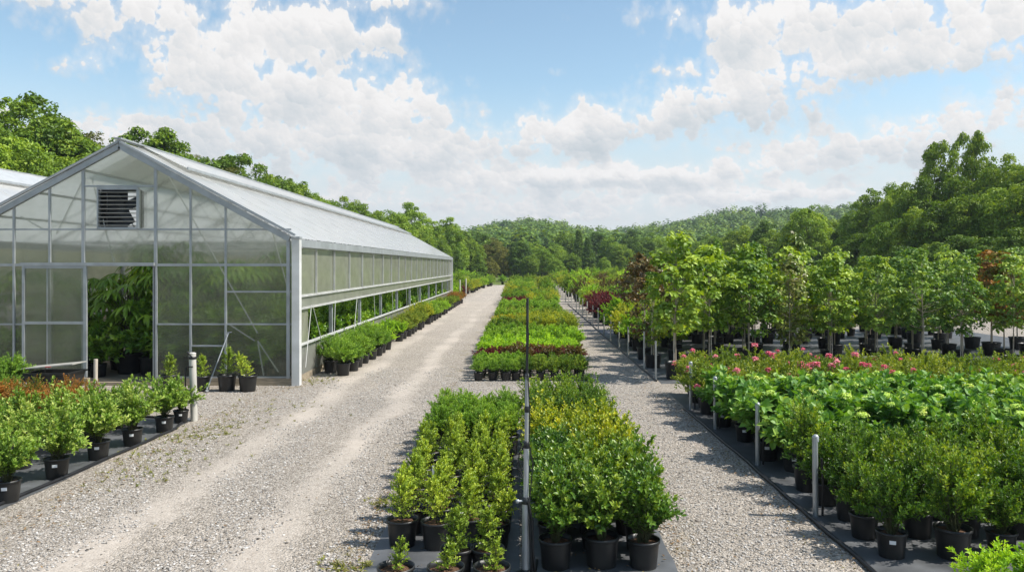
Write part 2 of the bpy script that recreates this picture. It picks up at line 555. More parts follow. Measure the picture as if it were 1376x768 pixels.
def ob(name, data, parent=None, loc=None):
    o = bpy.data.objects.new(name, data)
    if parent is not None: o.parent = parent
    if loc is not None: o.location = loc
    return link(o)


def empty(name, loc, rz=0., s=1.0):
    o = bpy.data.objects.new(name, None)
    o.empty_display_size = .2
    o.location = loc
    o.rotation_euler = (0, 0, rz)
    o.scale = (s, s, s) if not isinstance(s, (tuple, list)) else s
    return link(o)


def part(name, g, mat, parent):
    return ob(name, g.mesh(name, mat), parent)


ORD = ['zeroth', 'first', 'second', 'third', 'fourth', 'fifth', 'sixth', 'seventh', 'eighth', 'ninth', 'tenth', 'eleventh', 'twelfth', 'thirteenth', 'fourteenth', 'fifteenth', 'sixteenth', 'seventeenth', 'eighteenth', 'nineteenth', 'twentieth',
       'twenty-first', 'twenty-second', 'twenty-third', 'twenty-fourth', 'twenty-fifth', 'twenty-sixth', 'twenty-seventh', 'twenty-eighth', 'twenty-ninth', 'thirtieth'] + ['thirty-' + w for w in ('first', 'second', 'third', 'fourth', 'fifth', 'sixth', 'seventh', 'eighth', 'ninth')] + ['fortieth'] + ['forty-' + w for w in ('first', 'second', 'third', 'fourth', 'fifth', 'sixth', 'seventh', 'eighth', 'ninth')] + ['fiftieth'] + ['fifty-' + w for w in ('first', 'second', 'third', 'fourth', 'fifth', 'sixth', 'seventh', 'eighth', 'ninth')] + ['sixtieth']

# ------------------------------------------------------------------ camera
cam = bpy.data.cameras.new('camera')
cam.sensor_width = 36
cam.lens = F / 1376 * 36
cam.shift_x = -12 / 1376
cam.shift_y = -27 / 1376
cam.clip_end = 8000
cam.clip_start = .1
co = ob('camera', cam, None, (0, 0, CAMH))
co.rotation_euler = (math.radians(90), 0, 0)
scene.camera = co

# ------------------------------------------------------------------ light
SUN_EL, SUN_AZ = 52.0, -6.0
sd = Vector((math.cos(math.radians(SUN_EL)) * math.cos(math.radians(SUN_AZ)), math.cos(math.radians(SUN_EL)) * math.sin(math.radians(SUN_AZ)), math.sin(math.radians(SUN_EL))))
sun = bpy.data.lights.new('sun', 'SUN')
sun.energy = 5.0
sun.angle = math.radians(.55)
sun.color = (1, .955, .88)
so = ob('sun', sun, None, (40, -5, 60))
so.rotation_euler = (-sd).to_track_quat('-Z', 'Y').to_euler()

scene.view_settings.view_transform = 'Standard'
scene.view_settings.look = 'None'
scene.view_settings.exposure = EXPO
scene.view_settings.gamma = 1
scene.view_settings.use_curve_mapping = False
scene.cycles.use_denoising = True
scene.cycles.max_bounces = 10
scene.cycles.transparent_max_bounces = 16
scene.cycles.transmission_bounces = 8
scene.cycles.diffuse_bounces = 4
scene.cycles.volume_bounces = 0
scene.cycles.sample_clamp_indirect = 6
scene.cycles.blur_glossy = .5


def world():
    w = bpy.data.worlds.new('World')
    scene.world = w
    w.use_nodes = True
    nt = w.node_tree
    L = nt.links
    for n in list(nt.nodes): nt.nodes.remove(n)
    out = nd(nt, 'ShaderNodeOutputWorld')
    bg = nd(nt, 'ShaderNodeBackground')
    bg.inputs[1].default_value = SKY
    L.new(bg.outputs[0], out.inputs[0])
    sky = nd(nt, 'ShaderNodeTexSky', sky_type='NISHITA', sun_disc=False)
    sky.sun_elevation = math.radians(SUN_EL)
    sky.sun_rotation = math.radians(90 - SUN_AZ)
    sky.air_density = 1.0; sky.dust_density = .4; sky.ozone_density = 1.6
    tc = nd(nt, 'ShaderNodeTexCoord')
    sx = nd(nt, 'ShaderNodeSeparateXYZ')
    L.new(tc.outputs['Generated'], sx.inputs[0])
    X, Y, Z = sx.outputs
    A_ = lambda a, b: math_n(nt, 'ADD', a, b)
    S_ = lambda a, b: math_n(nt, 'SUBTRACT', a, b)
    M_ = lambda a, b, c=None: math_n(nt, 'MULTIPLY_ADD', a, b, c) if c is not None else math_n(nt, 'MULTIPLY', a, b)
    az = math_n(nt, 'ARCTAN2', X, Y)
    hor = math_n(nt, 'SQRT', A_(M_(X, X), M_(Y, Y)))
    el = math_n(nt, 'DIVIDE', Z, math_n(nt, 'MAXIMUM', hor, .05))
    # cumulus groups: direction given as azimuth / elevation of the photographed sky, half sizes, weight
    B = [(150, 5, 260, 32, .8), (300, 80, 150, 62, .85), (430, 38, 52, 38, .85), (390, 142, 190, 50, 1.0), (330, 196, 260, 30, .6), (545, 158, 62, 34, .8),
         (540, 6, 58, 15, .95), (517, 52, 28, 13, .8), (620, 95, 42, 22, .35), (752, 96, 22, 8, .9), (108, 92, 28, 20, .8),
         (790, 170, 95, 36, 1.1), (740, 192, 90, 22, .7), (1020, 128, 92, 40, 1.25), (905, 148, 50, 24, .6), (905, 97, 38, 13, .9), (893, 18, 42, 22, .9), (985, 32, 72, 36, 1.0), (1130, 42, 130, 50, 1.1), (1210, 88, 85, 20, .8),
         (1345, 45, 68, 50, 1.1), (1290, 165, 110, 24, 1.0), (1150, 196, 110, 20, .95), (1040, 222, 120, 18, .8), (800, 240, 110, 16, .7), (1360, 130, 50, 14, .6), (960, 240, 120, 14, .6),
         (540, 212, 110, 24, .9), (610, 248, 210, 18, .85), (480, 272, 240, 12, .8), (760, 290, 180, 11, .8), (800, 240, 120, 13, .6), (930, 268, 160, 12, .9), (1080, 262, 120, 12, .8), (40, 200, 160, 45, .8),
         (800, 60, 120, 60, -.36), (640, 40, 60, 60, -.3), (60, 100, 70, 34, -.9), (190, 140, 90, 18, -.6), (1230, 135, 60, 24, -.6), (690, 110, 80, 50, -.5), (1110, 180, 90, 14, -.35), (900, 205, 70, 14, -.3)]
    # bigger features high up, small and flat ones near the horizon

    cvec = nd(nt, 'ShaderNodeCombineXYZ')
    L.new(M_(az, 4.0), cvec.inputs[0])
    L.new(M_(math_n(nt, 'LOGARITHM', math_n(nt, 'MAXIMUM', A_(el, .16), .05), 2.718), 1.35), cvec.inputs[1])
    vec = cvec.outputs[0]

    def noise(v, sc, det, ro=.55):
        n = nd(nt, 'ShaderNodeTexNoise', noise_dimensions='2D')
        n.inputs['Scale'].default_value = sc; n.inputs['Detail'].default_value = det; n.inputs['Roughness'].default_value = ro
        L.new(v, n.inputs['Vector'])
        return n

    wz = noise(vec, 6.0, 3)
    wsp = nd(nt, 'ShaderNodeSeparateColor'); L.new(wz.outputs['Color'], wsp.inputs[0])
    azw = M_(S_(wsp.outputs[0], .5), .07, az)
    elw = M_(S_(wsp.outputs[1], .5), .030, el)
    tot = grad = None
    for px, py, rx, ry, wt in B:
        a0 = math.atan((px - CX) / F)
        e0 = (HY - py) / F * math.cos(a0)
        du = M_(azw, F / rx, -a0 * F / rx)
        dv = M_(elw, F / ry, -e0 * F / ry)
        b = M_(math_n(nt, 'POWER', 2.2, M_(M_(du, du, M_(dv, dv)), -1.0)), wt)
        tot = b if tot is None else A_(b, tot)
        if wt > .55:
            grad = M_(b, dv) if grad is None else M_(b, dv, grad)
    wf = noise(vec, 22.0, 3)
    wv = nd(nt, 'ShaderNodeVectorMath', operation='MULTIPLY_ADD')
    L.new(wf.outputs['Color'], wv.inputs[0]); wv.inputs[1].default_value = (.035, .035, 0); L.new(vec, wv.inputs[2])

    def puff(sc):
        v = nd(nt, 'ShaderNodeTexVoronoi', voronoi_dimensions='2D')
        v.inputs['Scale'].default_value = sc
        L.new(wv.outputs[0], v.inputs['Vector'])
        off = nd(nt, 'ShaderNodeVectorMath', operation='SUBTRACT')
        L.new(wv.outputs[0], off.inputs[0]); L.new(v.outputs['Position'], off.inputs[1])
        sp = nd(nt, 'ShaderNodeSeparateXYZ'); L.new(off.outputs[0], sp.inputs[0])
        return v.outputs['Distance'], M_(A_(sp.outputs[1], M_(sp.outputs[0], .5)), sc)

    p1, o1 = puff(9.0)
    p2, o2 = puff(21.0)
    p3, o3 = puff(50.0)
    lown = noise(vec, 4.2, 6, .58)
    side = M_(S_(math_n(nt, 'ABSOLUTE', az), .72), 4.0); side = math_n(nt, 'MINIMUM', math_n(nt, 'MAXIMUM', side, 0.0), 1.0)
    high = math_n(nt, 'MINIMUM', math_n(nt, 'MAXIMUM', M_(S_(el, .4), 4.0), 0.0), 1.0)
    d = A_(tot, M_(math_n(nt, 'MAXIMUM', side, high), .22))
    d = A_(d, M_(lown.outputs['Fac'], 2.8, -1.84))
    d = A_(d, M_(p1, -.70, .30))
    d = A_(d, M_(p2, -.50, .20))
    d0 = A_(d, M_(p3, -.18, .07))
    cov = nd(nt, 'ShaderNodeMapRange', interpolation_type='SMOOTHSTEP')
    cov.inputs[1].default_value = .24; cov.inputs[2].default_value = .56
    L.new(d0, cov.inputs[0])
    thin = nd(nt, 'ShaderNodeMapRange', interpolation_type='SMOOTHSTEP')
    thin.inputs[1].default_value = -.35; thin.inputs[2].default_value = .7; thin.inputs[4].default_value = .5
    L.new(d0, thin.inputs[0])
    # pale veil low over the horizon
    veil = nd(nt, 'ShaderNodeMapRange', interpolation_type='SMOOTHSTEP')
    veil.inputs[1].default_value = .24; veil.inputs[2].default_value = .05; veil.inputs[4].default_value = .92
    L.new(el, veil.inputs[0])
    cv_ = math_n(nt, 'MAXIMUM', cov.outputs[0], thin.outputs[0])
    # light from above: the base of a heap has more cloud over it
    sh = M_(grad, .62, .70)
    sh = A_(sh, M_(o1, .16)); sh = A_(sh, M_(o2, .13)); sh = A_(sh, M_(o3, .05))
    sh = A_(sh, M_(S_(lown.outputs['Fac'], .5), -1.15))
    edge = math_n(nt, 'MINIMUM', math_n(nt, 'MAXIMUM', M_(S_(d0, .35), 2.2), 0.0), 1.0)
    sh = A_(sh, M_(edge, -.12, .10))
    sh = math_n(nt, 'MINIMUM', math_n(nt, 'MAXIMUM', sh, 0.0), 1.0)
    cr = ramp(nt, [(0.0, (.60, .665, .71)), (.4, (.745, .775, .80)), (.75, (.90, .89, .885)), (1, (.985, .97, .96))])
    L.new(sh, cr.inputs[0])
    cs = nd(nt, 'ShaderNodeVectorMath', operation='SCALE')
    cs.inputs['Scale'].default_value = CLOUD / SKY
    L.new(cr.outputs[0], cs.inputs[0])
    tint = nd(nt, 'ShaderNodeMix', data_type='RGBA', blend_type='MULTIPLY')
    tint.inputs[0].default_value = 1
    L.new(sky.outputs[0], tint.inputs[6]); tint.inputs[7].default_value = SKYTINT
    vl = nd(nt, 'ShaderNodeMix', data_type='RGBA')
    L.new(veil.outputs[0], vl.inputs[0]); L.new(tint.outputs[2], vl.inputs[6])
    vl.inputs[7].default_value = tuple(c * CLOUD / SKY for c in (.74, .785, .825)) + (1,)
    mx = nd(nt, 'ShaderNodeMix', data_type='RGBA')
    zup = M_(math_n(nt, 'GREATER_THAN', Z, -.01), cv_)
    L.new(zup, mx.inputs[0]); L.new(vl.outputs[2], mx.inputs[6]); L.new(cs.outputs[0], mx.inputs[7])
    L.new(mx.outputs[2], bg.inputs[0])
    w.cycles.sampling_method = 'MANUAL'
    w.cycles.sample_map_resolution = 512

world()


# ------------------------------------------------------------------ ground
def ground_mat():
    m, nt, out = new_mat('gravel_and_field')
    L = nt.links
    ge = nd(nt, 'ShaderNodeNewGeometry')
    sx = nd(nt, 'ShaderNodeSeparateXYZ'); L.new(ge.outputs['Position'], sx.inputs[0])
    X, Y, Z = sx.outputs

    def noise(sc, det=4, ro=.55):
        n = nd(nt, 'ShaderNodeTexNoise'); n.inputs['Scale'].default_value = sc; n.inputs['Detail'].default_value = det; n.inputs['Roughness'].default_value = ro
        L.new(ge.outputs['Position'], n.inputs['Vector'])
        return n.outputs['Fac']

    def band(c, w, xin):
        a = math_n(nt, 'ABSOLUTE', math_n(nt, 'SUBTRACT', xin, c))
        mr = nd(nt, 'ShaderNodeMapRange', interpolation_type='SMOOTHSTEP')
        mr.inputs[1].default_value = w * 1.5; mr.inputs[2].default_value = w * .25
        L.new(a, mr.inputs[0])
        return mr.outputs[0]

    nA, nB, nC = noise(.5), noise(2.2), noise(11)
    xw = math_n(nt, 'ADD', X, math_n(nt, 'MULTIPLY_ADD', noise(.16, 2), 1.0, -.5))
    xw = math_n(nt, 'ADD', xw, math_n(nt, 'MULTIPLY_ADD', nB, .5, -.25))
    trk = math_n(nt, 'ADD', band(-3.72, .27, xw), band(-2.35, .25, xw), None, True)
    trk = math_n(nt, 'MULTIPLY', trk, math_n(nt, 'MULTIPLY_ADD', nA, 1.9, -.15, True), None, True)
    far = nd(nt, 'ShaderNodeMapRange', interpolation_type='SMOOTHSTEP')
    far.inputs[1].default_value = 14; far.inputs[2].default_value = 50; far.inputs[4].default_value = .6
    L.new(Y, far.inputs[0])
    lane = band(-2.9, 1.6, X)
    trk = math_n(nt, 'MAXIMUM', trk, math_n(nt, 'MULTIPLY', far.outputs[0], lane))
    # stones of two sizes
    va = nd(nt, 'ShaderNodeTexVoronoi'); va.inputs['Scale'].default_value = 42; L.new(ge.outputs['Position'], va.inputs['Vector'])
    vb = nd(nt, 'ShaderNodeTexVoronoi'); vb.inputs['Scale'].default_value = 95; L.new(ge.outputs['Position'], vb.inputs['Vector'])
    r1 = ramp(nt, [(0, (.09, .08, .07)), (.14, (.20, .18, .155)), (.3, (.35, .32, .28)), (.6, (.46, .425, .38)), (.85, (.58, .545, .50)), (1, (.72, .69, .65))])  # dark end also stands in for small shadows among the stones
    sa = nd(nt, 'ShaderNodeSeparateColor'); L.new(va.outputs['Color'], sa.inputs[0]); L.new(sa.outputs[0], r1.inputs[0])
    r2 = ramp(nt, [(0, (.13, .115, .095)), (.25, (.31, .28, .24)), (.5, (.42, .38, .335)), (1, (.60, .56, .51))])
    sb = nd(nt, 'ShaderNodeSeparateColor'); L.new(vb.outputs['Color'], sb.inputs[0]); L.new(sb.outputs[1], r2.inputs[0])
    st = nd(nt, 'ShaderNodeMix', data_type='RGBA')
    L.new(math_n(nt, 'MULTIPLY_ADD', nC, 2.2, -.7, True), st.inputs[0]); L.new(r1.outputs[0], st.inputs[6]); L.new(r2.outputs[0], st.inputs[7])
    # sandy fines
    fines = ramp(nt, [(.3, (.42, .38, .34)), (.7, (.535, .50, .455))])
    L.new(nC, fines.inputs[0])
    m1 = nd(nt, 'ShaderNodeMix', data_type='RGBA')
    L.new(math_n(nt, 'MULTIPLY', trk, .82), m1.inputs[0]); L.new(st.outputs[2], m1.inputs[6]); L.new(fines.outputs[0], m1.inputs[7])
    # warm and cool drifts
    tint = ramp(nt, [(.3, (.84, .805, .765)), (.7, (.96, .91, .855))])
    L.new(nA, tint.inputs[0])
    m2 = nd(nt, 'ShaderNodeMix', data_type='RGBA', blend_type='MULTIPLY'); m2.inputs[0].default_value = 1
    L.new(m1.outputs[2], m2.inputs[6]); L.new(tint.outputs[0], m2.inputs[7])
    # little weeds and leaf litter along the bed edges
    e1 = math_n(nt, 'ADD', band(-4.85, .55, X), band(-1.55, .22, X), None, True)
    e1 = math_n(nt, 'MAXIMUM', e1, band(1.5, .2, X))
    wd = math_n(nt, 'MULTIPLY', e1, math_n(nt, 'MULTIPLY_ADD', noise(1.6, 6, .7), 5, -2.65, True))
    wc = ramp(nt, [(.35, (.20, .14, .075)), (.55, (.24, .20, .09)), (.75, (.15, .18, .045))])
    L.new(nB, wc.inputs[0])
    m3 = nd(nt, 'ShaderNodeMix', data_type='RGBA')
    L.new(math_n(nt, 'MULTIPLY', wd, .75), m3.inputs[0]); L.new(m2.outputs[2], m3.inputs[6]); L.new(wc.outputs[0], m3.inputs[7])
    # meadow beyond the yard
    inx = math_n(nt, 'MULTIPLY', math_n(nt, 'GREATER_THAN', X, -34), math_n(nt, 'LESS_THAN', X, 30))
    iny = math_n(nt, 'LESS_THAN', math_n(nt, 'MULTIPLY_ADD', nA, 4, Y), 106)
    yard = math_n(nt, 'MULTIPLY', inx, iny)
    gr = ramp(nt, [(.3, (.07, .11, .025)), (.7, (.17, .20, .05))])
    L.new(nB, gr.inputs[0])
    m4 = nd(nt, 'ShaderNodeMix', data_type='RGBA')
    L.new(yard, m4.inputs[0]); L.new(gr.outputs[0], m4.inputs[6]); L.new(m3.outputs[2], m4.inputs[7])
    p = nd(nt, 'ShaderNodeBsdfPrincipled')
    p.inputs['Roughness'].default_value = .9
    p.inputs['Specular IOR Level'].default_value = .2
    L.new(m4.outputs[2], p.inputs['Base Color'])
    hgt = math_n(nt, 'MULTIPLY_ADD', va.outputs['Distance'], -1, math_n(nt, 'MULTIPLY', vb.outputs['Distance'], -.5))
    hgt = math_n(nt, 'MULTIPLY', hgt, math_n(nt, 'MULTIPLY_ADD', trk, -.8, 1))
    bp = nd(nt, 'ShaderNodeBump'); bp.inputs['Strength'].default_value = 1.0; bp.inputs['Distance'].default_value = .02
    L.new(hgt, bp.inputs['Height']); L.new(bp.outputs[0], p.inputs['Normal'])
    L.new(p.outputs[0], out.inputs[0])
    return m


g = Geo()
g.add([(-3500, -300, 0), (3500, -300, 0), (3500, 6000, 0), (-3500, 6000, 0)], [(0, 1, 2, 3)])
tagp(part('ground', g, ground_mat(), None), kind='structure')

# loose stones lying on the yard
sm, nt_, o_ = new_mat('crushed_stone')
at_ = nd(nt_, 'ShaderNodeAttribute', attribute_name='tone')
rp_ = ramp(nt_, [(0, (.07, .06, .05)), (.22, (.29, .265, .235)), (.6, (.44, .41, .375)), (1, (.64, .61, .57))])  # darkest tones again double as shadow specks between stones
pb_ = nd(nt_, 'ShaderNodeBsdfPrincipled', i_Roughness=.85)
nt_.links.new(at_.outputs['Fac'], rp_.inputs[0]); nt_.links.new(rp_.outputs[0], pb_.inputs['Base Color']); nt_.links.new(pb_.outputs[0], o_.inputs[0])


def stones():
    R = np.random.default_rng(5)
    n = 72000
    Y = 4.6 + 15 * R.uniform(0, 1, n) ** 1.7
    X = R.uniform(-5.4, 3.0, n) * np.clip(.55 + Y / 24, 0, 1.15)
    keep = ~((np.abs(X) < 1.3) & (Y < 12.65)) & (X < 2.84) & ~((X < -5.18) & (Y < 13.2))
    wob = .3 * np.sin(Y * .7) + .15 * np.sin(Y * 2.1 + 1)
    tr = np.minimum(np.abs(X + 3.72 + wob), np.abs(X + 2.35 + wob))
    keep &= (tr > .34) | (R.uniform(0, 1, n) < .06)
    X, Y = X[keep], Y[keep]
    n = len(X)
    t = (1 + 5 ** .5) / 2
    iv = nrm(np.array([(-1, t, 0), (1, t, 0), (-1, -t, 0), (1, -t, 0), (0, -1, t), (0, 1, t), (0, -1, -t), (0, 1, -t), (t, 0, -1), (t, 0, 1), (-t, 0, -1), (-t, 0, 1)], float))
    fc = np.array([(0, 11, 5), (0, 5, 1), (0, 1, 7), (0, 7, 10), (0, 10, 11), (1, 5, 9), (5, 11, 4), (11, 10, 2), (10, 7, 6), (7, 1, 8), (3, 9, 4), (3, 4, 2), (3, 2, 6), (3, 6, 8), (3, 8, 9), (4, 9, 5), (2, 4, 11), (6, 2, 10), (8, 6, 7), (9, 8, 1)])
    r = .0055 + .0095 * R.uniform(0, 1, n) ** 2.2
    sc = np.stack([R.uniform(.8, 1.5, n), R.uniform(.7, 1.2, n), R.uniform(.5, .8, n)], 1) * r[:, None]
    a = R.uniform(0, 6.28, n)
    v = iv[None] * sc[:, None] * R.uniform(.78, 1.2, (n, 12, 1))
    x = v[..., 0] * np.cos(a)[:, None] - v[..., 1] * np.sin(a)[:, None] + X[:, None]
    y = v[..., 0] * np.sin(a)[:, None] + v[..., 1] * np.cos(a)[:, None] + Y[:, None]
    z = v[..., 2] + (r * .35)[:, None]
    V = np.stack([x, y, z], -1).reshape(-1, 3)
    Fc = (fc[None] + (np.arange(n) * 12)[:, None, None]).reshape(-1, 3)
    g = Geo()
    g.add(V, Fc, 0, np.repeat(np.clip(R.normal(.5, .22, n), 0, 1), 20))
    tagp(part('gravel', g, sm, None), 'loose grey crushed stone lying over the yard and both paths', 'gravel', kind='stuff')


stones()


# ground cloths under the potted plants
def cloth(x0, x1, y0, y1, label, z=.004):
    g = Geo()
    R = np.random.default_rng(int(abs(x0 * 100) + y0))
    nx, ny = 14, 40
    xs, ys = np.linspace(x0, x1, nx), np.linspace(y0, y1, ny)
    vv = []
    for j, y in enumerate(ys):
        for i, x in enumerate(xs):
            e = (i in (0, nx - 1)) or (j in (0, ny - 1))
            vv.append((x + (R.normal(0, .005) if i in (0, nx - 1) else 0), y, z + (.0 if e else .003 + .004 * R.uniform())))
    ff = [(j * nx + i, j * nx + i + 1, (j + 1) * nx + i + 1, (j + 1) * nx + i) for j in range(ny - 1) for i in range(nx - 1)]
    g.add(vv, ff, 0, smooth=True)
    tagp(part('ground_cloth', g, M['cloth'], None), label, 'ground cloth', 'ground cloths under the potted stock')


cloth(-1.29, -.012, 4.2, 12.55, 'black woven ground cloth under the upright boxwood rows beside the road')
cloth(.012, 1.29, 4.2, 12.55, 'black woven ground cloth under the glossy shrubs right of the mast')
cloth(2.9, 12.5, 3.2, 15.6, 'black woven ground cloth under the azaleas, hydrangeas and roses')
cloth(-12.5, -5.33, 3.5, 13.1, 'black woven ground cloth under the variegated shrubs near the greenhouse')
cloth(3.0, 17.0, 16.9, 31.5, 'black woven ground cloth under the potted young trees')

# ------------------------------------------------------------------ greenhouse
GX, GY, HW, GLEN, EZ, RZ = -8.38, 16.7, 3.57, 37.6, 3.08, 5.03
SLP = (RZ - EZ) / HW


def fx(px): return (px - 163) / 64.07
def fz(py): return (517 - py) / 64.07
def rz_at(x): return RZ - abs(x) * SLP


def gpoly(g, pts, y0, y1, mat=0):
    """closed slab from an outline in the gable plane (counter-clockwise seen from the front)."""
    n = len(pts)
    v = [(x, y0, z) for x, z in pts] + [(x, y1, z) for x, z in pts]
    g.add(v, [tuple(range(n))], mat)
    g.add(v, [tuple(reversed(range(n, 2 * n)))], 1)
    g.add(v, [((i + 1) % n, i, n + i, n + (i + 1) % n) for i in range(n)], 1)


def greenhouse(full=True):
    root = empty('greenhouse', (GX, GY, 0))
    BAY = GLEN / 21
    # floor and base
    g = Geo(); g.box(-HW + .1, HW - .1, .05, GLEN - .05, .0, .05); part('floor', g, M['concrete'], root)
    g = Geo()
    if full:
        g.box(-HW - .05, fx(119), -.06, .06, 0, .15); g.box(fx(210), HW + .02, -.06, .06, 0, .15); g.box(fx(119), fx(210), -.05, .05, 0, .07)
    else:
        g.box(-HW, HW, -.06, .06, 0, .15)
    g.box(HW - .06, HW + .06, .062, GLEN, 0, .14); g.box(-HW - .06, -HW + .06, .062, GLEN, 0, .14)
    part('foundation_sill', g, M['wood'], root)
    # gable sheet, cut round the doorway and the louvre
    g = Geo()
    dx0, dx1, dz = fx(116), fx(208.5), fz(357)
    lx0, lx1, lz0, lz1 = fx(134), fx(185), fz(305), fz(255)
    ya, yb = -.006, .006
    cols = [-HW] + [fx(p) for p in (20, 68, 113, 210, 257, 304)] + [HW]
    for i in range(len(cols) - 1):
        a, b = cols[i], cols[i + 1]
        if full and i == 3:
            gpoly(g, [(a, dz), (b, dz), (b, lz0), (a, lz0)], ya, yb)
            gpoly(g, [(a, lz0), (lx0, lz0), (lx0, lz1), (a, lz1)], ya, yb)
            gpoly(g, [(lx1, lz0), (b, lz0), (b, lz1), (lx1, lz1)], ya, yb)
            gpoly(g, [(a, lz1), (b, lz1), (b, rz_at(b) - .05), (0, RZ - .05), (a, rz_at(a) - .05)], ya, yb)
        elif a < 0 < b:
            gpoly(g, [(a, .15), (b, .15), (b, rz_at(b) - .05), (0, RZ - .05), (a, rz_at(a) - .05)], ya, yb)
        else:
            gpoly(g, [(a, .15), (b, .15), (b, rz_at(b) - .05), (a, rz_at(a) - .05)], ya, yb)
    part('gable_sheet', g, [M['front'], M['frontback']], root)
    g = Geo()
    gpoly(g, [(-HW, .1), (HW, .1), (HW, EZ), (0, RZ - .05), (-HW, EZ)], GLEN - .006, GLEN + .006)
    part('gable_sheet', g, [M['side'], M['frontback']], root)
    # gable frame
    for px in (20, 68, 113, 210, 257, 304):
        x = fx(px)
        wide = px in (113, 210)
        z0 = .15
        g = Geo(); w = .062 if wide else .042
        g.box(x - w / 2, x + w / 2, -.05, -.008, z0, rz_at(x) - .06)
        part('mullion', g, M['alu'], root)
    for sx_ in (-1, 1):
        g = Geo(); g.bar((sx_ * (HW - .02), -.06, EZ - .02), (0, -.06, RZ - .03), .08, .12); part('gable_rafter', g, M['alu'], root)
        g = Geo(); g.bar((sx_ * (HW + .10), -.10, EZ + .06), (0, -.10, RZ + .065), .06, .05); part('roof_edge_trim', g, M['alu'], root)
    g = Geo(); g.box(HW - .09, HW - .02, -.07, -.009, .15, EZ - .06); part('corner_mullion', g, M['alu'], root)
    g = Geo(); g.box(HW + .03, HW + .19, -.10, .07, 0, EZ - .02); part('corner_post', g, M['white'], root)
    g = Geo(); g.box(HW + .02, HW + .20, -.115, .085, EZ - .02, EZ + .03); part('post_cap', g, M['alu'], root)
    rails = [(-HW, HW, 308), (-HW, HW, 355.5), (fx(113), fx(210), 250), (fx(210), HW, 435), (-HW, fx(36), 435), (fx(304), HW, 391.5), (fx(210), HW, 506), (fx(257), fx(304), 464)]
    for a, b, py in rails:
        z = fz(py)
        g = Geo(); h = .055 if py == 355.5 else .034
        g.box(a, b, -.038, -.0085, z - h / 2, z + h / 2)
        part('girt', g, M['alu'], root)
    if full:
        # louvred vent
        g = Geo()
        for a, b, c, d in ((lx0 - .03, lx1 + .03, lz1, lz1 + .05), (lx1, lx1 + .05, lz0 - .03, lz1), (lx0 - .03, lx0, lz0 - .03, lz1), (lx0, lx1, lz0 - .05, lz0)):
            g.box(a, b, -.065, .02, c, d)
        lv = part('louver_vent', g, M['alu'], root)
        g = Geo()
        for k in range(9):
            z = lz0 + .03 + k * (lz1 - lz0 - .04) / 8.5
            g.bar((lx0 + .005, -.045, z), (lx1 - .005, -.045, z), .055, .006, up=(0, .25, 1))
        part('louver_slats', g, M['slat'], lv)
        g = Geo(); cz = (lz0 + lz1) / 2
        ox = (lx0 + lx1) / 2; g.tube([(ox, .12, cz), (ox, .20, cz)], .07, 12)
        for k in range(4):
            a = .5 + k * math.pi / 2
            g.bar((ox, .15, cz), (ox + .36 * math.cos(a), .17, cz + .36 * math.sin(a)), .20, .012, up=(.3 * math.sin(a), 1, -.3 * math.cos(a)))
        q = .38; ox = (lx0 + lx1) / 2
        for a, b, c, d in ((-q, q, cz + q, cz + q + .03), (-q, q, cz - q - .03, cz - q), (-q - .03, -q, cz - q, cz + q), (q, q + .03, cz - q, cz + q)):
            g.box(a + ox, b + ox, .03, .26, c, d)
        g.box(ox - q, ox + .06, .262, .27, cz - q, cz + q)  # dark back plate, added to stand for the shade behind the slats
        g.bar((ox - .37, .20, cz), (ox + .37, .20, cz), .03)
        part('fan', g, M['dark'], lv)
        # sliding door hung in front of the wall
        ddx0, ddx1, ddz0, ddz1 = fx(35), fx(121), fz(505), fz(357)
        g = Geo(); g.bar((fx(68), -.12, ddz0 + .02), (fx(68), -.12, ddz1 - .02), .02)
        dr = part('sliding_door', g, M['alu'], root)
        g = Geo(); gpoly(g, [(ddx0 + .03, ddz0 + .03), (ddx1 - .03, ddz0 + .03), (ddx1 - .03, ddz1 - .03), (ddx0 + .03, ddz1 - .03)], -.128, -.1265); part('door_sheet', g, [M['front'], M['frontback']], dr)
        g = Geo()
        for a, b in ((ddx0, ddx0 + .055), (ddx1 - .065, ddx1)):
            g.box(a, b, -.145, -.095, ddz0, ddz1)
        g.box(ddx0 + .055, ddx1 - .065, -.142, -.098, ddz1 - .05, ddz1); g.box(ddx0 + .055, ddx1 - .065, -.142, -.098, ddz0, ddz0 + .05)
        g.box(ddx0 + .055, ddx1 - .065, -.142, -.098, fz(434.5), fz(431))
        part('door_frame', g, M['alu'], dr)
        g = Geo(); g.box(fx(33), fx(211), -.16, -.09, fz(357) + .005, fz(357) + .07); part('door_track', g, M['alu'], root)
        g = Geo()
        g.box(fx(208) - .02, fx(208) + .02, -.05, .05, .07, dz); part('door_jamb', g, M['alu'], root)
        # thin bracing rods behind the sheets
        for a, b, c, d in ((110, 238, 72, 314), (120, 238, 150, 352), (225, 238, 344, 448), (363, 307, 388, 400), (340, 458, 304, 435), (344, 458, 372, 500), (344, 458, 352, 505), (24, 290, 55, 308)):
            g = Geo(); g.tube([(fx(a), .10, fz(b)), (fx(c), .10, fz(d))], .012, 6)
            part('brace_rod', g, M['white'], root)
    # roof
    for sx_ in (-1, 1):
        g = Geo()
        L = math.hypot(HW + .12, (HW + .12) * SLP)
        y0 = -.14
        n = 21
        zup = .07
        for k in range(n):
            ya, yb = (y0 if k == 0 else k * BAY), (k + 1) * BAY
            x0, x1 = sx_ * .05, sx_ * (HW + .12)
            zs = [rz_at(x0) + zup, rz_at(x1) + zup]
            v = [(x0, ya, zs[0]), (x1, ya, zs[1]), (x1, yb, zs[1]), (x0, yb, zs[0])]
            g.add(v, [(0, 1, 2, 3) if sx_ > 0 else (0, 3, 2, 1)])
        part('roof_sheet', g, M['roof'], root)
        g = Geo()
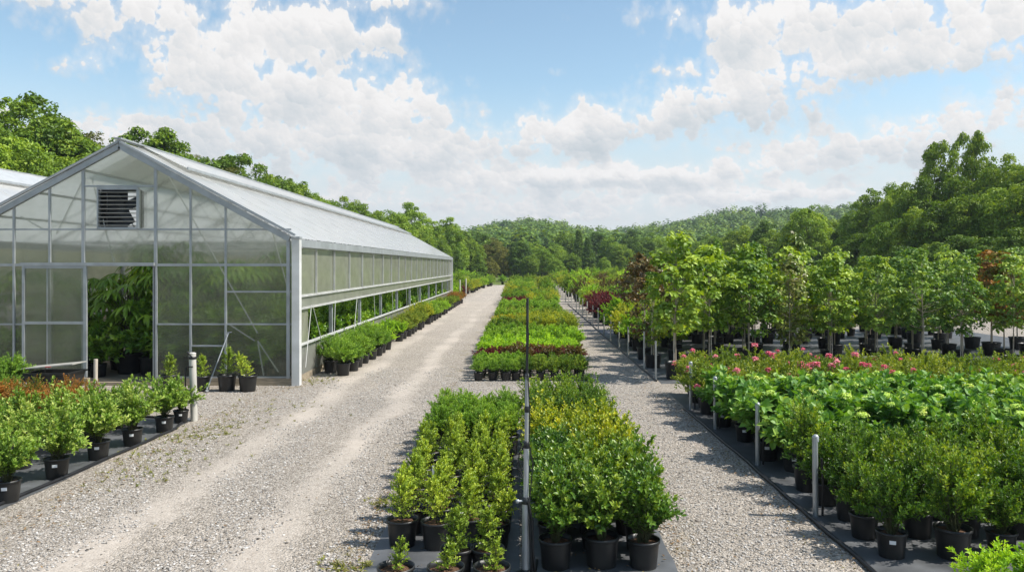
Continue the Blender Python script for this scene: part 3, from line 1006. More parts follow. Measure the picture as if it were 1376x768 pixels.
        for k in range(1, n):
            y = k * BAY
            g.bar((sx_ * .06, y, rz_at(.06) + zup + .008), (sx_ * (HW + .11), y, rz_at(HW + .11) + zup + .008), .022, .008)
        part('roof_batten', g, M['roof'], root)
        # raised ridge vent flap
        g = Geo()
        xa, xb = sx_ * .03, sx_ * 1.0
        ya = .9
        za, zb = RZ + zup + .03, rz_at(1.0) + zup + .10
        v = [(xa, ya, za), (xb, ya, zb), (xb, GLEN - .8, zb), (xa, GLEN - .8, za)]
        v += [(a, b, c + .02) for a, b, c in v]
        g.add(v, [(0, 3, 2, 1), (4, 5, 6, 7), (0, 1, 5, 4), (1, 2, 6, 5), (2, 3, 7, 6), (3, 0, 4, 7)])
        rv = part('ridge_vent', g, M['roof'], root)
        g = Geo(); g.box(min(xb, xb + sx_ * .03), max(xb, xb + sx_ * .03), ya, GLEN - .8, zb - .03, zb + .03); part('vent_edge', g, M['alu'], rv)
        # purlins under the roof
        for q in (.25, .5, .75):
            g = Geo(); x = sx_ * HW * q; g.bar((x, .1, rz_at(x) - .02), (x, GLEN - .1, rz_at(x) - .02), .03, .05); part('purlin', g, M['alu'], root)
        # gutter / eave beam
        g = Geo(); x = sx_ * HW
        g.box(min(x + sx_ * .02, x + sx_ * .14), max(x + sx_ * .02, x + sx_ * .14), .07, GLEN, EZ - .18, EZ - .015); part('gutter', g, M['alu'], root)
    g = Geo(); g.bar((0, -.16, RZ + .12), (0, GLEN, RZ + .12), .14, .03); part('ridge_cap', g, M['alu'], root)
    # right side wall
    for sx_ in ((1, -1) if full else (1, -1)):
        x = sx_ * HW
        xo = lambda a, b: (min(x + sx_ * a, x + sx_ * b), max(x + sx_ * a, x + sx_ * b))
        a, b = xo(.02, .032)
        g = Geo()
        for k in range(21):
            g.add([(a, k * BAY + .02, 1.87), (a, (k + 1) * BAY, 1.87), (a, (k + 1) * BAY, EZ - .19), (a, k * BAY + .02, EZ - .19)], [(0, 1, 2, 3)])
        part('side_sheet', g, M['side'], root)
        a, b = xo(.035, .075)
        for k in range(1, 21):
            g = Geo(); g.box(a, b, k * BAY - .018, k * BAY + .018, 1.87, EZ - .19); part('side_mullion', g, M['rail'], root)
        a, b = xo(.02, .10)
        g = Geo(); g.box(a, b, .08, GLEN, 1.825, 1.868); part('side_rail', g, M['rail'], root)
        a, b = xo(.03, .06)
        g = Geo(); g.box(a, b, .08, GLEN, 1.60, 1.823); part('curtain_band', g, M['lower'], root)
        a, b = xo(.02, .11)
        g = Geo(); g.box(a, b, .08, GLEN, 1.56, 1.598); part('side_rail', g, M['rail'], root)
        g = Geo(); g.box(a, b, .08, GLEN, .785, .822); part('side_rail', g, M['rail'], root)
        a, b = xo(.03, .05)
        g = Geo()
        for k in range(21):
            g.box(a, b, k * BAY + .09, (k + 1) * BAY - .004, .142, .783)
        part('kick_sheet', g, M['lower'], root)
        g = Geo(); g.box(a, b, .09, BAY * .62, .824, 1.558); g.box(a, b, GLEN - .8, GLEN - .02, .824, 1.558); part('end_sheet', g, M['side'], root)
        a, b = xo(-.07, .01)
        for k in range(1, 11):
            g = Geo(); g.box(a, b, k * BAY * 2 - .05, k * BAY * 2 + .05, .1, EZ); part('side_post', g, M['alu'], root)
        a, b = xo(.02, .16)
        g = Geo(); g.box(a, b, GLEN, GLEN + .1, 0, EZ); part('corner_post', g, M['white'], root)
    if full:
        for ya, yb in ((1.2, .6), (1.3, 2.4), (3.5, 3.2), (6.2, 5.5)):
            g = Geo(); g.tube([(HW + .10, ya, 1.62), (HW + .13, yb, .3)], .008, 6); part('brace_rod', g, M['white'], root)
        for yk in (8.8, 12.4, 16, 19.6):
            g = Geo(); g.tube([(HW + .10, yk, 1.62), (HW + .12, yk + .1, .8)], .007, 6); part('brace_rod', g, M['white'], root)
        # trusses across the house
        for k in range(1, 11):
            y = k * BAY * 2
            g = Geo()
            g.bar((-HW, y, EZ), (HW, y, EZ), .045, .06)
            for s in (-1, 1):
                g.bar((s * HW, y, EZ), (0, y, RZ - .05), .05, .07)
                g.bar((s * 1.2, y, EZ), (0, y, RZ - .1), .03); g.bar((s * 1.2, y, EZ), (s * 1.8, y, rz_at(1.8) - .05), .03); g.bar((s * 2.4, y, EZ), (s * 1.8, y, rz_at(1.8) - .05), .03)
            part('truss', g, M['alu'], root)
        for k in (1, 3, 5):
            g = Geo(); g.bar((-HW + .05, k * BAY * 2, fz(333)), (HW - .05, k * BAY * 2, fz(333)), .05, .03); part('curtain_rail', g, M['white'], root)
        g = Geo(); g.bar((-1.0, BAY * 2, 0.05), (-1.0, BAY * 2, EZ), .07); part('inner_post', g, M['alu'], root)
    return root


gh = greenhouse(True)
tagp(gh, 'long white gabled greenhouse with hazy sheets, louvred vent and open sliding door', 'greenhouse')
gh2 = greenhouse(False)
gh2.location = (-15.95, 16.9, 0)
gh2.scale = (1, 1, 1.06)
tagp(gh2, 'second white greenhouse at the picture edge, only its pale roof slope showing', 'greenhouse')

# ------------------------------------------------------------------ pots
def pot_geo(r=.14, h=.25, n=22):
    g = Geo()
    g.lathe([(0, .004), (r * .80, .004), (r * .82, .012), (r * .965, h - .03), (r * .97, h - .028), (r * 1.04, h - .026), (r * 1.045, h), (r * .985, h), (r * .95, h - .04), (r * .94, h - .05)], n)
    return g


def soil_geo(r=.14, h=.25, seed=1):
    R = np.random.default_rng(seed)
    g = Geo()
    n = 18
    v = [(0, 0, h - .025)]
    for q in (.5, 1):
        for k in range(n):
            a = 2 * math.pi * k / n
            v.append((r * .945 * q * math.cos(a), r * .945 * q * math.sin(a), h - .045 + (.02 * (1 - q)) + R.uniform(-.008, .008)))
    g.add(v, [(0, 1 + k, 1 + (k + 1) % n) for k in range(n)])
    g.f.append((np.array([(1 + k, 1 + n + k, 1 + n + (k + 1) % n, 1 + (k + 1) % n) for k in range(n)], dtype=np.int32), 0, np.full(n, .5, dtype=np.float32), False))
    return g


def potlabel_geo(r, h, w=.055, t=.036):
    g = Geo()
    v = []
    rr = r * .93
    for k in range(5):
        a = -math.pi / 2 + (k / 4 - .5) * w / rr
        for z in (h * .62, h * .62 + t):
            q = r * (.82 + .147 * (z - .012) / (h - .042)) + .0035
            v.append((q * math.cos(a), q * math.sin(a), z))
    g.add(v, [(2 * k, 2 * k + 2, 2 * k + 3, 2 * k + 1) for k in range(4)])
    return g


POT = {}
for key, r, h in (('std', .14, .25), ('small', .115, .19), ('big', .21, .34), ('tree', .23, .36)):
    POT[key] = (pot_geo(r, h).mesh('pot', M['pot']), soil_geo(r, h).mesh('soil', M['soil']), potlabel_geo(r, h).mesh('pot_label', M['tag']), pot_geo(r, h, 12), r, h)


def plant(name, cat, label, group, x, y, fol, pot='std', rz=None, s=1.0, z=0.0, lab=False, extra=(), fs=None, labrot=None, soil=True):
    rz = random.uniform(0, 6.28) if rz is None else rz
    root = empty(name, (x, y, z), rz, s)
    tagp(root, label, cat, group)
    pm = POT[pot]
    p = ob('pot', pm[0], root)
    if soil:
        ob('soil', pm[1], p)
    if lab:
        l = ob('pot_label', pm[2], p)
        l.rotation_euler = (0, 0, (random.uniform(-.4, .4) if labrot is None else labrot) - rz)
    f = ob('foliage', fol, root)
    if fs: f.scale = fs
    for nme, me, loc, sc in extra:
        e = ob(nme, me, root, loc); e.scale = (sc, sc, sc); e.rotation_euler = (0, 0, random.uniform(0, 6.28))
    return root


def single(name, cat, label, group, x, y, me, rz=None, s=1.0, z=0.0):
    o = ob(name, me, None, (x, y, z))
    o.rotation_euler = (0, 0, random.uniform(0, 6.28) if rz is None else rz)
    o.scale = (s, s, s) if not isinstance(s, (tuple, list)) else s
    return tagp(o, label, cat, group)

# ------------------------------------------------------------------ foliage kinds
def fm(geos, leaf, nm='foliage', extra=()):
    return [g.mesh(nm, [LM[leaf], M['stem']] + [LM[e] for e in extra]) for g in geos]


FOL = {}
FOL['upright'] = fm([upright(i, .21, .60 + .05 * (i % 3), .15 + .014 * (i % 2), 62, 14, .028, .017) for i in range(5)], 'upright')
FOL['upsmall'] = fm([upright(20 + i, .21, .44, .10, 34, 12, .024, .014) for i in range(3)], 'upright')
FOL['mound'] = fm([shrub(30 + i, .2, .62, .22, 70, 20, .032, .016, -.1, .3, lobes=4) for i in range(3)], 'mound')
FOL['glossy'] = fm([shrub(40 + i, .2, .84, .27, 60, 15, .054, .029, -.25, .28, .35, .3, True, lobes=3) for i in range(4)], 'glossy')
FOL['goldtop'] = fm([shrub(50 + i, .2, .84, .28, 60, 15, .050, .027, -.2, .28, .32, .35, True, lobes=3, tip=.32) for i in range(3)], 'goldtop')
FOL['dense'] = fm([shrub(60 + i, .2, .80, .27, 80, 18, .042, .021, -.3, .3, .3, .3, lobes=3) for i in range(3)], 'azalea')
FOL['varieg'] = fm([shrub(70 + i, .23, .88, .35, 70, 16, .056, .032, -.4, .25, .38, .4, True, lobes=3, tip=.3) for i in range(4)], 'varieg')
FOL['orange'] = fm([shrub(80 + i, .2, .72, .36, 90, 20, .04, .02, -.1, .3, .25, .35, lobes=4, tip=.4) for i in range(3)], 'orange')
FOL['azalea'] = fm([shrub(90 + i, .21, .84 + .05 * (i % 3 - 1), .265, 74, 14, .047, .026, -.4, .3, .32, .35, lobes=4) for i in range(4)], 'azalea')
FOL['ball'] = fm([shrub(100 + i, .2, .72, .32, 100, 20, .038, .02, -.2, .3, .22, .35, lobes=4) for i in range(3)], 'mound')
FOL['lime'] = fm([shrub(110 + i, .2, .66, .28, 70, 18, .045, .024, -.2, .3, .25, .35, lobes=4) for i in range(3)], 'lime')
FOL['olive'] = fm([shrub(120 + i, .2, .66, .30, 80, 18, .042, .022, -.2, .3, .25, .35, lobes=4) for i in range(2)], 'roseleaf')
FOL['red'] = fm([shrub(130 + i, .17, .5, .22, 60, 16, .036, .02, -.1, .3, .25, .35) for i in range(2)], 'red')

hyd, hydb, ros, rosb = [], [], [], []
for i in range(4):
    g = shrub(140 + i, .22, .80, .36, 40, 7, .125, .085, -.2, .32, .3, .15, True, .14, .22, .006, lobes=3)
    hyd.append(g.mesh('foliage', [LM['hydra'], M['stem']]))
    R = np.random.default_rng(150 + i)
    top = g.tips[g.tips[:, 2] > .62]
    top = top[R.choice(len(top), min(3 + i % 3, len(top)), replace=False)]
    top[:, 2] += .03
    b = Geo(); clumps(b, R, np.zeros((1, 3)), np.array([.06]), 130, .022, .02, .5, np.full(1, .5))
    hydb.append((b.mesh('flower_head', [LM['bloom']]), [tuple(p) for p in top]))
    g = shrub(160 + i, .22, .80, .36, 74, 14, .058, .032, -.25, .28, .36, .35, False, lobes=4)
    ros.append(g.mesh('foliage', [LM['roseleaf'], M['stem']]))
    top = g.tips[g.tips[:, 2] > .45]
    k = (2, 7, 5, 0)[i]
    top = top[R.choice(len(top), min(k, len(top)), replace=False)] * np.array([1.02, 1.02, 1.03])
    b = Geo(); clumps(b, R, np.zeros((1, 3)), np.array([.046]), 46, .036, .032, .8, None, wild=.2)
    rosb.append((b.mesh('flower', [LM['rose']]), [tuple(p) for p in top]))


def tropical(seed, H=1.9, npet=17, r=.62):
    """upright cane plant: long stalks, each ending in a drooping fan of leaflets."""
    R = np.random.default_rng(seed)
    g = Geo()
    q = R.uniform(.25, 1, npet)
    az = np.arange(npet) * 2.4 + R.uniform(-.3, .3, npet)
    A = np.stack([R.normal(0, .03, npet), R.normal(0, .03, npet), .3 + 0 * q], 1)
    C = np.stack([r * np.cos(az) * (1.15 - .55 * q), r * np.sin(az) * (1.15 - .55 * q), .45 + (H - .5) * q], 1)
    B = np.stack([C[:, 0] * .2, C[:, 1] * .2, C[:, 2] * 1.02], 1)
    stems(g, A, B, C, .011, .005, 1, 5)
    nl = 9
    out = nrm(np.stack([np.cos(az), np.sin(az), 0 * az], 1))
    sd_ = np.stack([-out[:, 1], out[:, 0], 0 * az], 1)
    an = np.linspace(-2.0, 2.0, nl)
    D = out[:, None] * np.cos(an)[None, :, None] + sd_[:, None] * np.sin(an)[None, :, None] + np.array([0, 0, -.42]) + R.normal(0, .1, (npet, nl, 3))
    P = np.repeat(C[:, None], nl, 1)
    N = np.array([0, 0, 1.0]) + .35 * D * np.array([1, 1, 0])
    m = npet * nl
    L = .34 * R.uniform(.75, 1.15, m)
    leaves(g, P.reshape(-1, 3), D.reshape(-1, 3), np.broadcast_to(N, D.shape).reshape(-1, 3), L, L * .21, np.clip(np.repeat(R.normal(.45, .2, npet), nl) + R.normal(0, .1, m), 0, 1), 0, .15, .28, True)
    return g


FOL['tropic'] = fm([tropical(170 + i, 1.9 + .25 * (i % 3), 24, .58) for i in range(4)], 'tropic')
FOL['tropicbush'] = fm([shrub(175 + i, .25, 1.5, .5, 60, 13, .17, .08, -.3, .25, .3, .1, True, lobes=3) for i in range(2)], 'tropic')


# low-detail kinds for the long rows (pot and leaves in one mesh)
def lowkind(seed, leaf, top, r, n, nl, ll, lw, potkey='std', **kw):
    g = shrub(seed, POT[potkey][5] * .8, top, r, n, nl, ll, lw, **kw)
    g.join(POT[potkey][3], matmap={0: 2})
    return g.mesh('row_shrub', [LM[leaf], M['stem'], M['pot']])


LOW = {}
for key, leaf, top, r in (('green', 'mound', .60, .25), ('dark', 'azalea', .64, .25), ('red', 'red', .50, .24), ('lime', 'lime', .62, .26), ('gold', 'gold', .66, .28), ('olive', 'roseleaf', .62, .27), ('goldtop', 'goldtop', .72, .29), ('rust', 'rust', .6, .27)):
    LOW[key] = [lowkind(200 + hash_ + i, leaf, top, r, 46, 14, .055, .032, low=-.2, lobes=4) for i, hash_ in ((0, len(key) * 7), (1, len(key) * 7 + 3))]
BIG = {}
for key, leaf, top, r in (('green', 'mound', 1.5, .75), ('lime', 'lime', 1.45, .72), ('dark', 'dusk', 1.6, .7), ('olive', 'roseleaf', 1.4, .75), ('red', 'red', 1.35, .72), ('rust', 'rust', 1.7, .7), ('poplar', 'poplar', 1.7, .62), ('goldtop', 'goldtop', 1.4, .75), ('varieg', 'varieg', 1.5, .7)):
    BIG[key] = [lowkind(300 + len(key) * 9 + i, leaf, top, r, 95, 17, .10, .058, 'tree', low=-.35, lobes=4, rough=.35, stem=.009) for i in range(2)]

pick = lambda k: random.choice(FOL[k])
jit = lambda a: random.uniform(-a, a)

# ------------------------------------------------------------------ near bed, left half: upright boxwoods
colname = ['first', 'second', 'third', 'fourth']
SIDE_M = 'column from the mast'
fr = [(gx(532, 6.0), 6.0), (gx(599, 6.0), 6.0), (gx(661, 6.0), 6.0)]
fl = ['small upright boxwood standing alone at the front corner of the bed beside the road', 'small upright boxwood in the middle of the very front pots, left of the mast', 'small upright boxwood at the very front, next to the mast foot']
for (x, y), l in zip(fr, fl):
    plant('potted_boxwood', 'potted shrub', l, 'upright boxwoods in black pots', x, y, pick('upsmall'), lab=False, s=.98)
for x, l in ((gx(614, 6.42), 'bushier boxwood just behind the very front pots, second from the mast'), (gx(655, 6.42), 'slim boxwood just behind the very front pots, close to the mast')):
    plant('potted_boxwood', 'potted shrub', l, 'upright boxwoods in black pots', x, 6.42, pick('upright'), s=.95)
r_ = 0
y = 7.1
while y < 10.25:
    r_ += 1
    for c, x in enumerate((-.21, -.45, -.745, -1.03)):
        plant('potted_boxwood', 'potted shrub', f'upright green boxwood in a black pot, {ORD[r_]} full row, {colname[c]} {SIDE_M}', 'upright boxwoods in black pots', x * (1 + .008 * r_) + jit(.025), y + jit(.035), pick('upright'), s=random.uniform(.92, 1.08))
    y += .37
r_ = 0
y = 10.55
while y < 12.3:
    r_ += 1
    for c, x in enumerate((-.20, -.50, -.80, -1.08)):
        plant('potted_shrub', 'potted shrub', f'rounded green shrub behind the boxwoods, {ORD[r_]} row back, {colname[c]} from the mast', 'rounded green shrubs behind the boxwoods', x + jit(.02), y + jit(.02), pick('mound'), s=random.uniform(.95, 1.08))
    y += .36
g = Geo(); g.box(-.012, .012, -.002, .002, .0, .30)
o = ob('plant_marker', g.mesh('plant_marker', M['tag']), None, (gx(582, 8.1), 8.1, .17))
tagp(o, 'blank white plant marker stuck among the upright boxwoods', 'plant marker')

# near bed, right half
y, r_ = 6.62, 0
while y < 10.0:
    r_ += 1
    for c, x in enumerate((.30, .67, 1.03)):
        k = 'glossy' if y < 8.3 or (y < 8.9 and c == 0) else 'goldtop'
        d = 'glossy green shrub' if k == 'glossy' else 'yellow-topped green shrub'
        plant('potted_shrub', 'potted shrub', f'{d} in the near bed, {ORD[r_]} row from the front, {colname[c]} from the mast', 'glossy shrubs right of the mast' if k == 'glossy' else 'yellow-topped shrubs right of the mast', x + jit(.02), y + jit(.03), pick(k), s=random.uniform(.94, 1.05), soil=r_ < 3)
    y += .42
y, r_ = 10.75, 0
while y < 12.3:
    r_ += 1
    for c, x in enumerate((.27, .64, 1.02)):
        plant('potted_shrub', 'potted shrub', f'dark shrub ending the near bed, {ORD[r_]} row, {colname[c]} from the mast', 'dark shrubs at the far end of the near bed', x + jit(.02), y + jit(.03), pick('dense'), s=random.uniform(.95, 1.08), soil=False)
    y += .45

# ------------------------------------------------------------------ middle beds
def band(xs, ys, kinds, label, group, detail=None, s=(.88, 1.12), name='row_shrub'):
    for j, y in enumerate(ys):
        for x in xs:
            kk = random.choice(kinds)
            yy, xx = y + jit(.05), x + jit(.03)
            if detail and j < 2:
                plant('potted_shrub', 'potted shrub', label, group, xx, yy, pick(detail), s=random.uniform(*s), soil=False)
            else:
                single(KINDNAME[kk], 'potted shrub', label, group, xx, yy, random.choice(LOW[kk]), s=random.uniform(*s))


KINDNAME = {'green': 'green_shrub', 'dark': 'dark_shrub', 'red': 'barberry_shrub', 'lime': 'lime_shrub', 'gold': 'golden_shrub', 'olive': 'olive_shrub', 'goldtop': 'yellow_shrub', 'rust': 'rusty_shrub'}
ar = lambda a, b, st: list(np.arange(a, b, st))
lx = [-.90, -.62, -.34, -.08]
rx = [.16, .45, .74, 1.03, 1.32]
band(lx, ar(17.4, 18.9, .36), ['green'], 'small fine green shrub in the first row of trays left of the mast', 'tray shrubs left of the mast', 'mound', (.70, .78))
band(rx, ar(17.4, 18.9, .36), ['dark'], 'dark green shrub in the front row of the middle bed right of the mast', 'dark front shrubs of the middle bed', 'dense', (.62, .7))
band(lx + rx, [19.35, 19.75], ['red', 'rust'], 'low red-brown shrub in the strip before the lime shrubs of the middle bed', 'low red-brown strip of the middle bed', None, (.92, 1.05))
band(lx + rx, ar(20.4, 22.2, .42), ['lime'], 'bright lime green shrub in the lime block of the middle bed', 'lime block of the middle bed', None, (.86, .98))
band(lx, ar(23.0, 25.6, .5), ['green'], 'mid green shrub behind the lime block, left half of the middle bed', 'green block of the middle bed')
band(rx + [1.55], ar(23.0, 25.4, .5), ['lime', 'green'], 'lime and green shrub behind the lime block, right half of the middle bed', 'lime and green block of the middle bed')
band(lx, ar(27, 28.8, .55), ['dark', 'olive'], 'dark olive shrub in front of the golden strip, middle bed left half', 'olive block of the middle bed')
band(lx, [29.6, 30.2], ['gold'], 'golden yellow shrub in the narrow golden strip of the middle bed', 'golden strip of the middle bed')
band([.2, .58, .96, 1.34, 1.68], ar(27, 30.8, .55), ['goldtop'], 'tall yellow-green shrub in the right half of the middle bed', 'yellow-green block of the middle bed', None, (1.05, 1.2))
band([-.86, -.43, -.02, .4, .82, 1.24, 1.64], ar(33, 36, .65), ['olive', 'green'], 'olive green shrub in the block beyond the golden strip', 'olive and green block beyond the golden strip', None, (1.0, 1.15))
band([-.86, -.36, .14, .64, 1.14, 1.64], ar(38, 43.5, .8), ['green'], 'plain green shrub in the broad green block of the middle bed', 'broad green block of the middle bed', None, (1.1, 1.25))
band([-.86, -.36, .1], [46, 47, 48], ['red'], 'dark red shrub in the far red block beside the road', 'far red block of the middle bed', None, (1.25, 1.4))
band([.6, 1.1, 1.6, 2.0], [46, 47, 48], ['green', 'goldtop'], 'green shrub beside the far red block, right half', 'green shrubs beside the far red block', None, (1.2, 1.3))
band([-.9, -.3, .3, .9, 1.5, 2.1], ar(50, 60, 1.3), ['green', 'dark', 'green', 'goldtop'], 'green shrub at the far end of the middle bed', 'far green shrubs of the middle bed', None, (1.3, 1.5))
for Yb in ar(62, 92, 3.6):
    for x in (-.7, .7, 2.0):
        single('large_shrub', 'potted shrub', 'large pale green shrub at the far end between road and path', 'large far shrubs between road and path', x + jit(.25) + (Yb - 62) * .012, Yb + jit(.6), random.choice(BIG[random.choice(['green', 'poplar', 'goldtop'])]), s=random.uniform(.75, 1.0))

# ------------------------------------------------------------------ near bed right of the path
y, r_ = 6.86, 0
while y < 9.35:
    r_ += 1
    x, c = 3.17 + .05 * (r_ % 2), 0
    while x < .632 * y + .7:
        c += 1
        plant('potted_azalea', 'potted shrub', f'dark azalea right of the path, {ORD[r_]} row from the front, {ORD[c]} from the path', 'dark azaleas right of the path', x + jit(.03), y + jit(.03), pick('azalea'), s=random.uniform(.86, 1.12), lab=(r_ == 1 and c == 1), soil=(r_ < 2), labrot=-.35)
        x += .47
    y += .50
y, r_ = 9.75, 0
while y < 12.5:
    r_ += 1
    x, c = 3.17 + .12 * (r_ % 2), 0
    while x < .632 * y + .6:
        c += 1
        i = random.randrange(4)
        ex = [('flower_head', hydb[i][0], q, random.uniform(.7, 1.25)) for q in hydb[i][1]] if random.random() < .85 else []
        plant('potted_hydrangea', 'potted shrub', f'broad-leaved hydrangea with pale heads, {ORD[r_]} row after the azaleas, {ORD[c]} from the path', 'hydrangeas with pale lime flower heads', x + jit(.04), y + jit(.04), hyd[i], s=random.uniform(.92, 1.08), lab=(c == 1), soil=False, extra=ex, labrot=-.3)
        x += .58
    y += .53
y, r_ = 12.85, 0
while y < 15.4:
    r_ += 1
    x, c = 3.2 + .1 * (r_ % 2), 0
    while x < .632 * y + .5:
        c += 1
        i = random.choice((0, 1, 1, 2, 2, 3)) if x < 6.4 else random.choice((0, 3, 0, 3, 0, 2))
        plant('potted_rose', 'potted shrub', f'pink-flowered rose bush behind the hydrangeas, {ORD[r_]} row, {ORD[c]} from the path', 'pink rose bushes behind the hydrangeas', x + jit(.05), y + jit(.05), ros[i], s=random.uniform(.98, 1.14), soil=False, extra=[('flower', rosb[i][0], q, random.uniform(.55, 1.15)) for q in rosb[i][1]])
        x += .62
    y += .6
for x, y, l in ((3.22, 5.45, 'bright yellow-green shrub in the bottom corner below the azaleas'), (3.0, 5.1, 'low yellow-green shrub cut by the bottom edge beside the path bed'), (3.62, 5.5, 'yellow-green shrub at the far corner below the azaleas')):
    plant('potted_shrub', 'potted shrub', l, 'yellow-green shrubs below the azaleas', x, y, pick('lime' if x > 3.2 else 'upright'), s=.88 if x > 3.2 else .8, soil=False)

# posts along the path
def post(x, y, h, r, label, name='metal_post', mat='steel', cap=True, group='posts along the path edge'):
    root = empty(name, (x, y, 0))
    tagp(root, label, 'post', group)
    g = Geo(); g.tube([(0, 0, 0), (jit(.01), jit(.01), h)], r, 12); part('shaft', g, M[mat], root)
    if cap:
        g = Geo(); g.lathe([(r * 1.16, h - .05), (r * 1.18, h), (r * .6, h + .018), (0, h + .02)], 12); part('cap', g, M['alu' if mat == 'steel' else mat], root)
    return root


for i, (px, yb, h) in enumerate(((1096, 7.95, .80), (1018, 10.0, .77), (961, 12.2, .79), (928, 13.85, .82))):
    post(gx(px, yb), yb, h, .027, f'grey galvanised post at the path edge, {ORD[i + 1]} from the front of the azalea bed')
    g = Geo(); g.tube([(0, 0, 0), (.01, 0, .3), (-.005, .01, h * .72)], .012, 6)
    tagp(ob('drip_tube', g.mesh('drip_tube', M['rubber']), None, (gx(px, yb) + .075, yb + .02, 0)), f'short black drip riser standing behind the {ORD[i + 1]} grey post', 'drip tube', 'black drip risers behind the grey posts')
ys = [17.45, 19.4, 21.8, 24.0, 26.3, 28.6, 31, 33.4, 36, 38.8, 41.6, 44.5, 47.5, 51, 55, 59, 63, 67.5, 72, 77]
for i, yb in enumerate(ys):
    post(2.95 + .004 * (yb - 17) + jit(.05), yb, .86 + jit(.05), .022 if i < 8 else .025, f'slim pale stake along the far path edge, {ORD[i + 1]} beyond the gravel gap', 'edge_stake', 'pvc', False, 'pale stakes along the far path edge')


def hose(pts, r, label, name='irrigation_hose', cat='hose'):
    out = []
    for a, b in zip(pts[:-1], pts[1:]):
        for k in range(6):
            t = k / 6
            out.append((a[0] + (b[0] - a[0]) * t + jit(.012), a[1] + (b[1] - a[1]) * t, a[2] + (b[2] - a[2]) * t))
    out.append(pts[-1])
    g = Geo(); g.tube(out, r, 8)
    return tagp(part(name, g, M['rubber'], None), label, cat)


hose([(2.86, 4.5, .022), (2.86, 8, .022), (2.87, 11, .022), (2.84, 13.9, .022)], .021, 'black irrigation hose along the edge of the azalea and hydrangea bed')
hose([(2.93, 17.2, .02), (2.94, 24, .02), (2.98, 34, .02), (3.05, 52, .02)], .02, 'black hose along the far path edge by the pale stakes')
hose([(-5.50, 4.5, .022), (-5.42, 8.3, .022), (-5.33, 10.5, .022), (-5.27, 12.2, .022), (-5.45, 12.95, .022), (-6.2, 13.1, .022)], .021, 'black hose edging the variegated shrub bed beside the road')

# ------------------------------------------------------------------ irrigation mast in the middle
mast = empty('irrigation_mast', (gx(706, 6.45), 6.45, 0))
tagp(mast, 'slim grey telescopic irrigation mast between the two halves of the near bed', 'irrigation mast')
lean = lambda z: (.008 * z, .01 * z, z)
sec = [(0, .62, .0305, 'steel'), (.60, 1.06, .0225, 'steel'), (1.05, 1.62, .0165, 'alu'), (1.60, 2.24, .0105, 'dark')]
for a, b, r, m in sec:
    g = Geo(); g.tube([lean(a), lean((a + b) / 2), lean(b)], r, 14); part('tube_section', g, M[m], mast)
for z, r in ((.60, .029), (1.05, .022), (1.34, .0165), (1.60, .0145)):
    g = Geo(); c = lean(z)
    g.lathe([(r * .8, -.03), (r * 1.15, -.025), (r * 1.15, .015), (r * .9, .03), (r * .7, .032)], 14, c=c)
    cl = part('clamp', g, M['dark'], mast)
    if z > .7: continue
    g = Geo(); g.tube([(c[0] - r, c[1] - .01, c[2]), (c[0] - r - .035, c[1] - .02, c[2])], .009, 8); g.lathe([(0, -.014), (.014, -.014), (.014, .014), (0, .014)], 8, c=(c[0] - r - .04, c[1] - .02, c[2])); part('clamp_knob', g, M['steel'], cl)
g = Geo(); g.lathe([(.0, 0), (.09, 0), (.09, .012), (.04, .02), (.034, .05)], 16); part('foot', g, M['dark'], mast)
for pts, r in (([(.02, -.03, .60), (.055, -.03, .45), (.06, -.04, .22), (.075, -.03, .02), (.10, .3, .012)], .010), ([(.03, -.02, .58), (.035, -.035, .40), (.045, -.04, .2), (.05, -.05, .015), (.06, .4, .012)], .009),
               ([(-.01, -.02, 1.05), (-.05, -.02, .98), (-.06, 0, .88), (-.02, -.03, .80)], .005), ([(.02, -.02, 1.62), (.035, -.02, 1.3), (.03, -.02, 1.06), (.06, 0, .9), (.035, -.02, .62)], .005), ([(.005, -.014, 2.2), (.026, -.02, 1.95), (.015, -.02, 1.62)], .004)):
    g = Geo(); g.tube(pts, r, 7); part('hose', g, M['rubber'], mast)

# ------------------------------------------------------------------ left bed by the greenhouse
edge = [(gx(8, 8.4) - .02, 8.45), (gx(73, 9.35), 9.4), (gx(132, 10.3), 10.3), (gx(178, 11.1), 11.1), (gx(221, 12.0), 12.0), (gx(243, 12.7), 12.7)]
for i, (x, y) in enumerate(edge):
    plant('potted_shrub', 'potted shrub', f'pale-edged green shrub on the road side of the left bed, {ORD[i + 1]} from the front', 'pale-edged shrubs on the edge of the left bed', x, y, pick('varieg'), s=(.95, .97, .98, .96, .96, .82)[i], lab=True, labrot=.35)
for r_, (dx, ys) in enumerate(((.66, (8.1, 8.95, 9.8, 10.6, 11.4, 12.25)), (1.35, (8.4, 9.25, 10.1, 10.9, 11.7, 12.5)), (2.05, (8.9, 9.7, 10.5, 11.3, 12.1, 12.8)), (2.75, (9.5, 10.3, 11.1, 11.9)), (3.5, (10.5, 11.3)))):
    for i, y in enumerate(ys):
        k, d, gname = 'varieg', 'pale-edged green shrub', 'pale-edged shrubs inside the left bed'
        if y - .12 * dx > 11.2 and dx > 1.2: k, d, gname = 'orange', 'orange-tipped spirea', 'orange-tipped spireas of the left bed'
        elif dx > 1.9: k, d, gname = random.choice((('ball', 'rounded green shrub', 'rounded shrubs of the left bed'), ('orange', 'orange-tipped spirea', 'orange-tipped spireas of the left bed')))
        plant('potted_shrub', 'potted shrub', f'{d} in the left bed, {ORD[r_ + 2]} row from the road, {ORD[i + 1]} from the front', gname, -5.5 - dx + jit(.05) - (.2 if y < 9 else 0), y + jit(.06), pick(k), s=random.uniform(.84, .97), soil=False)
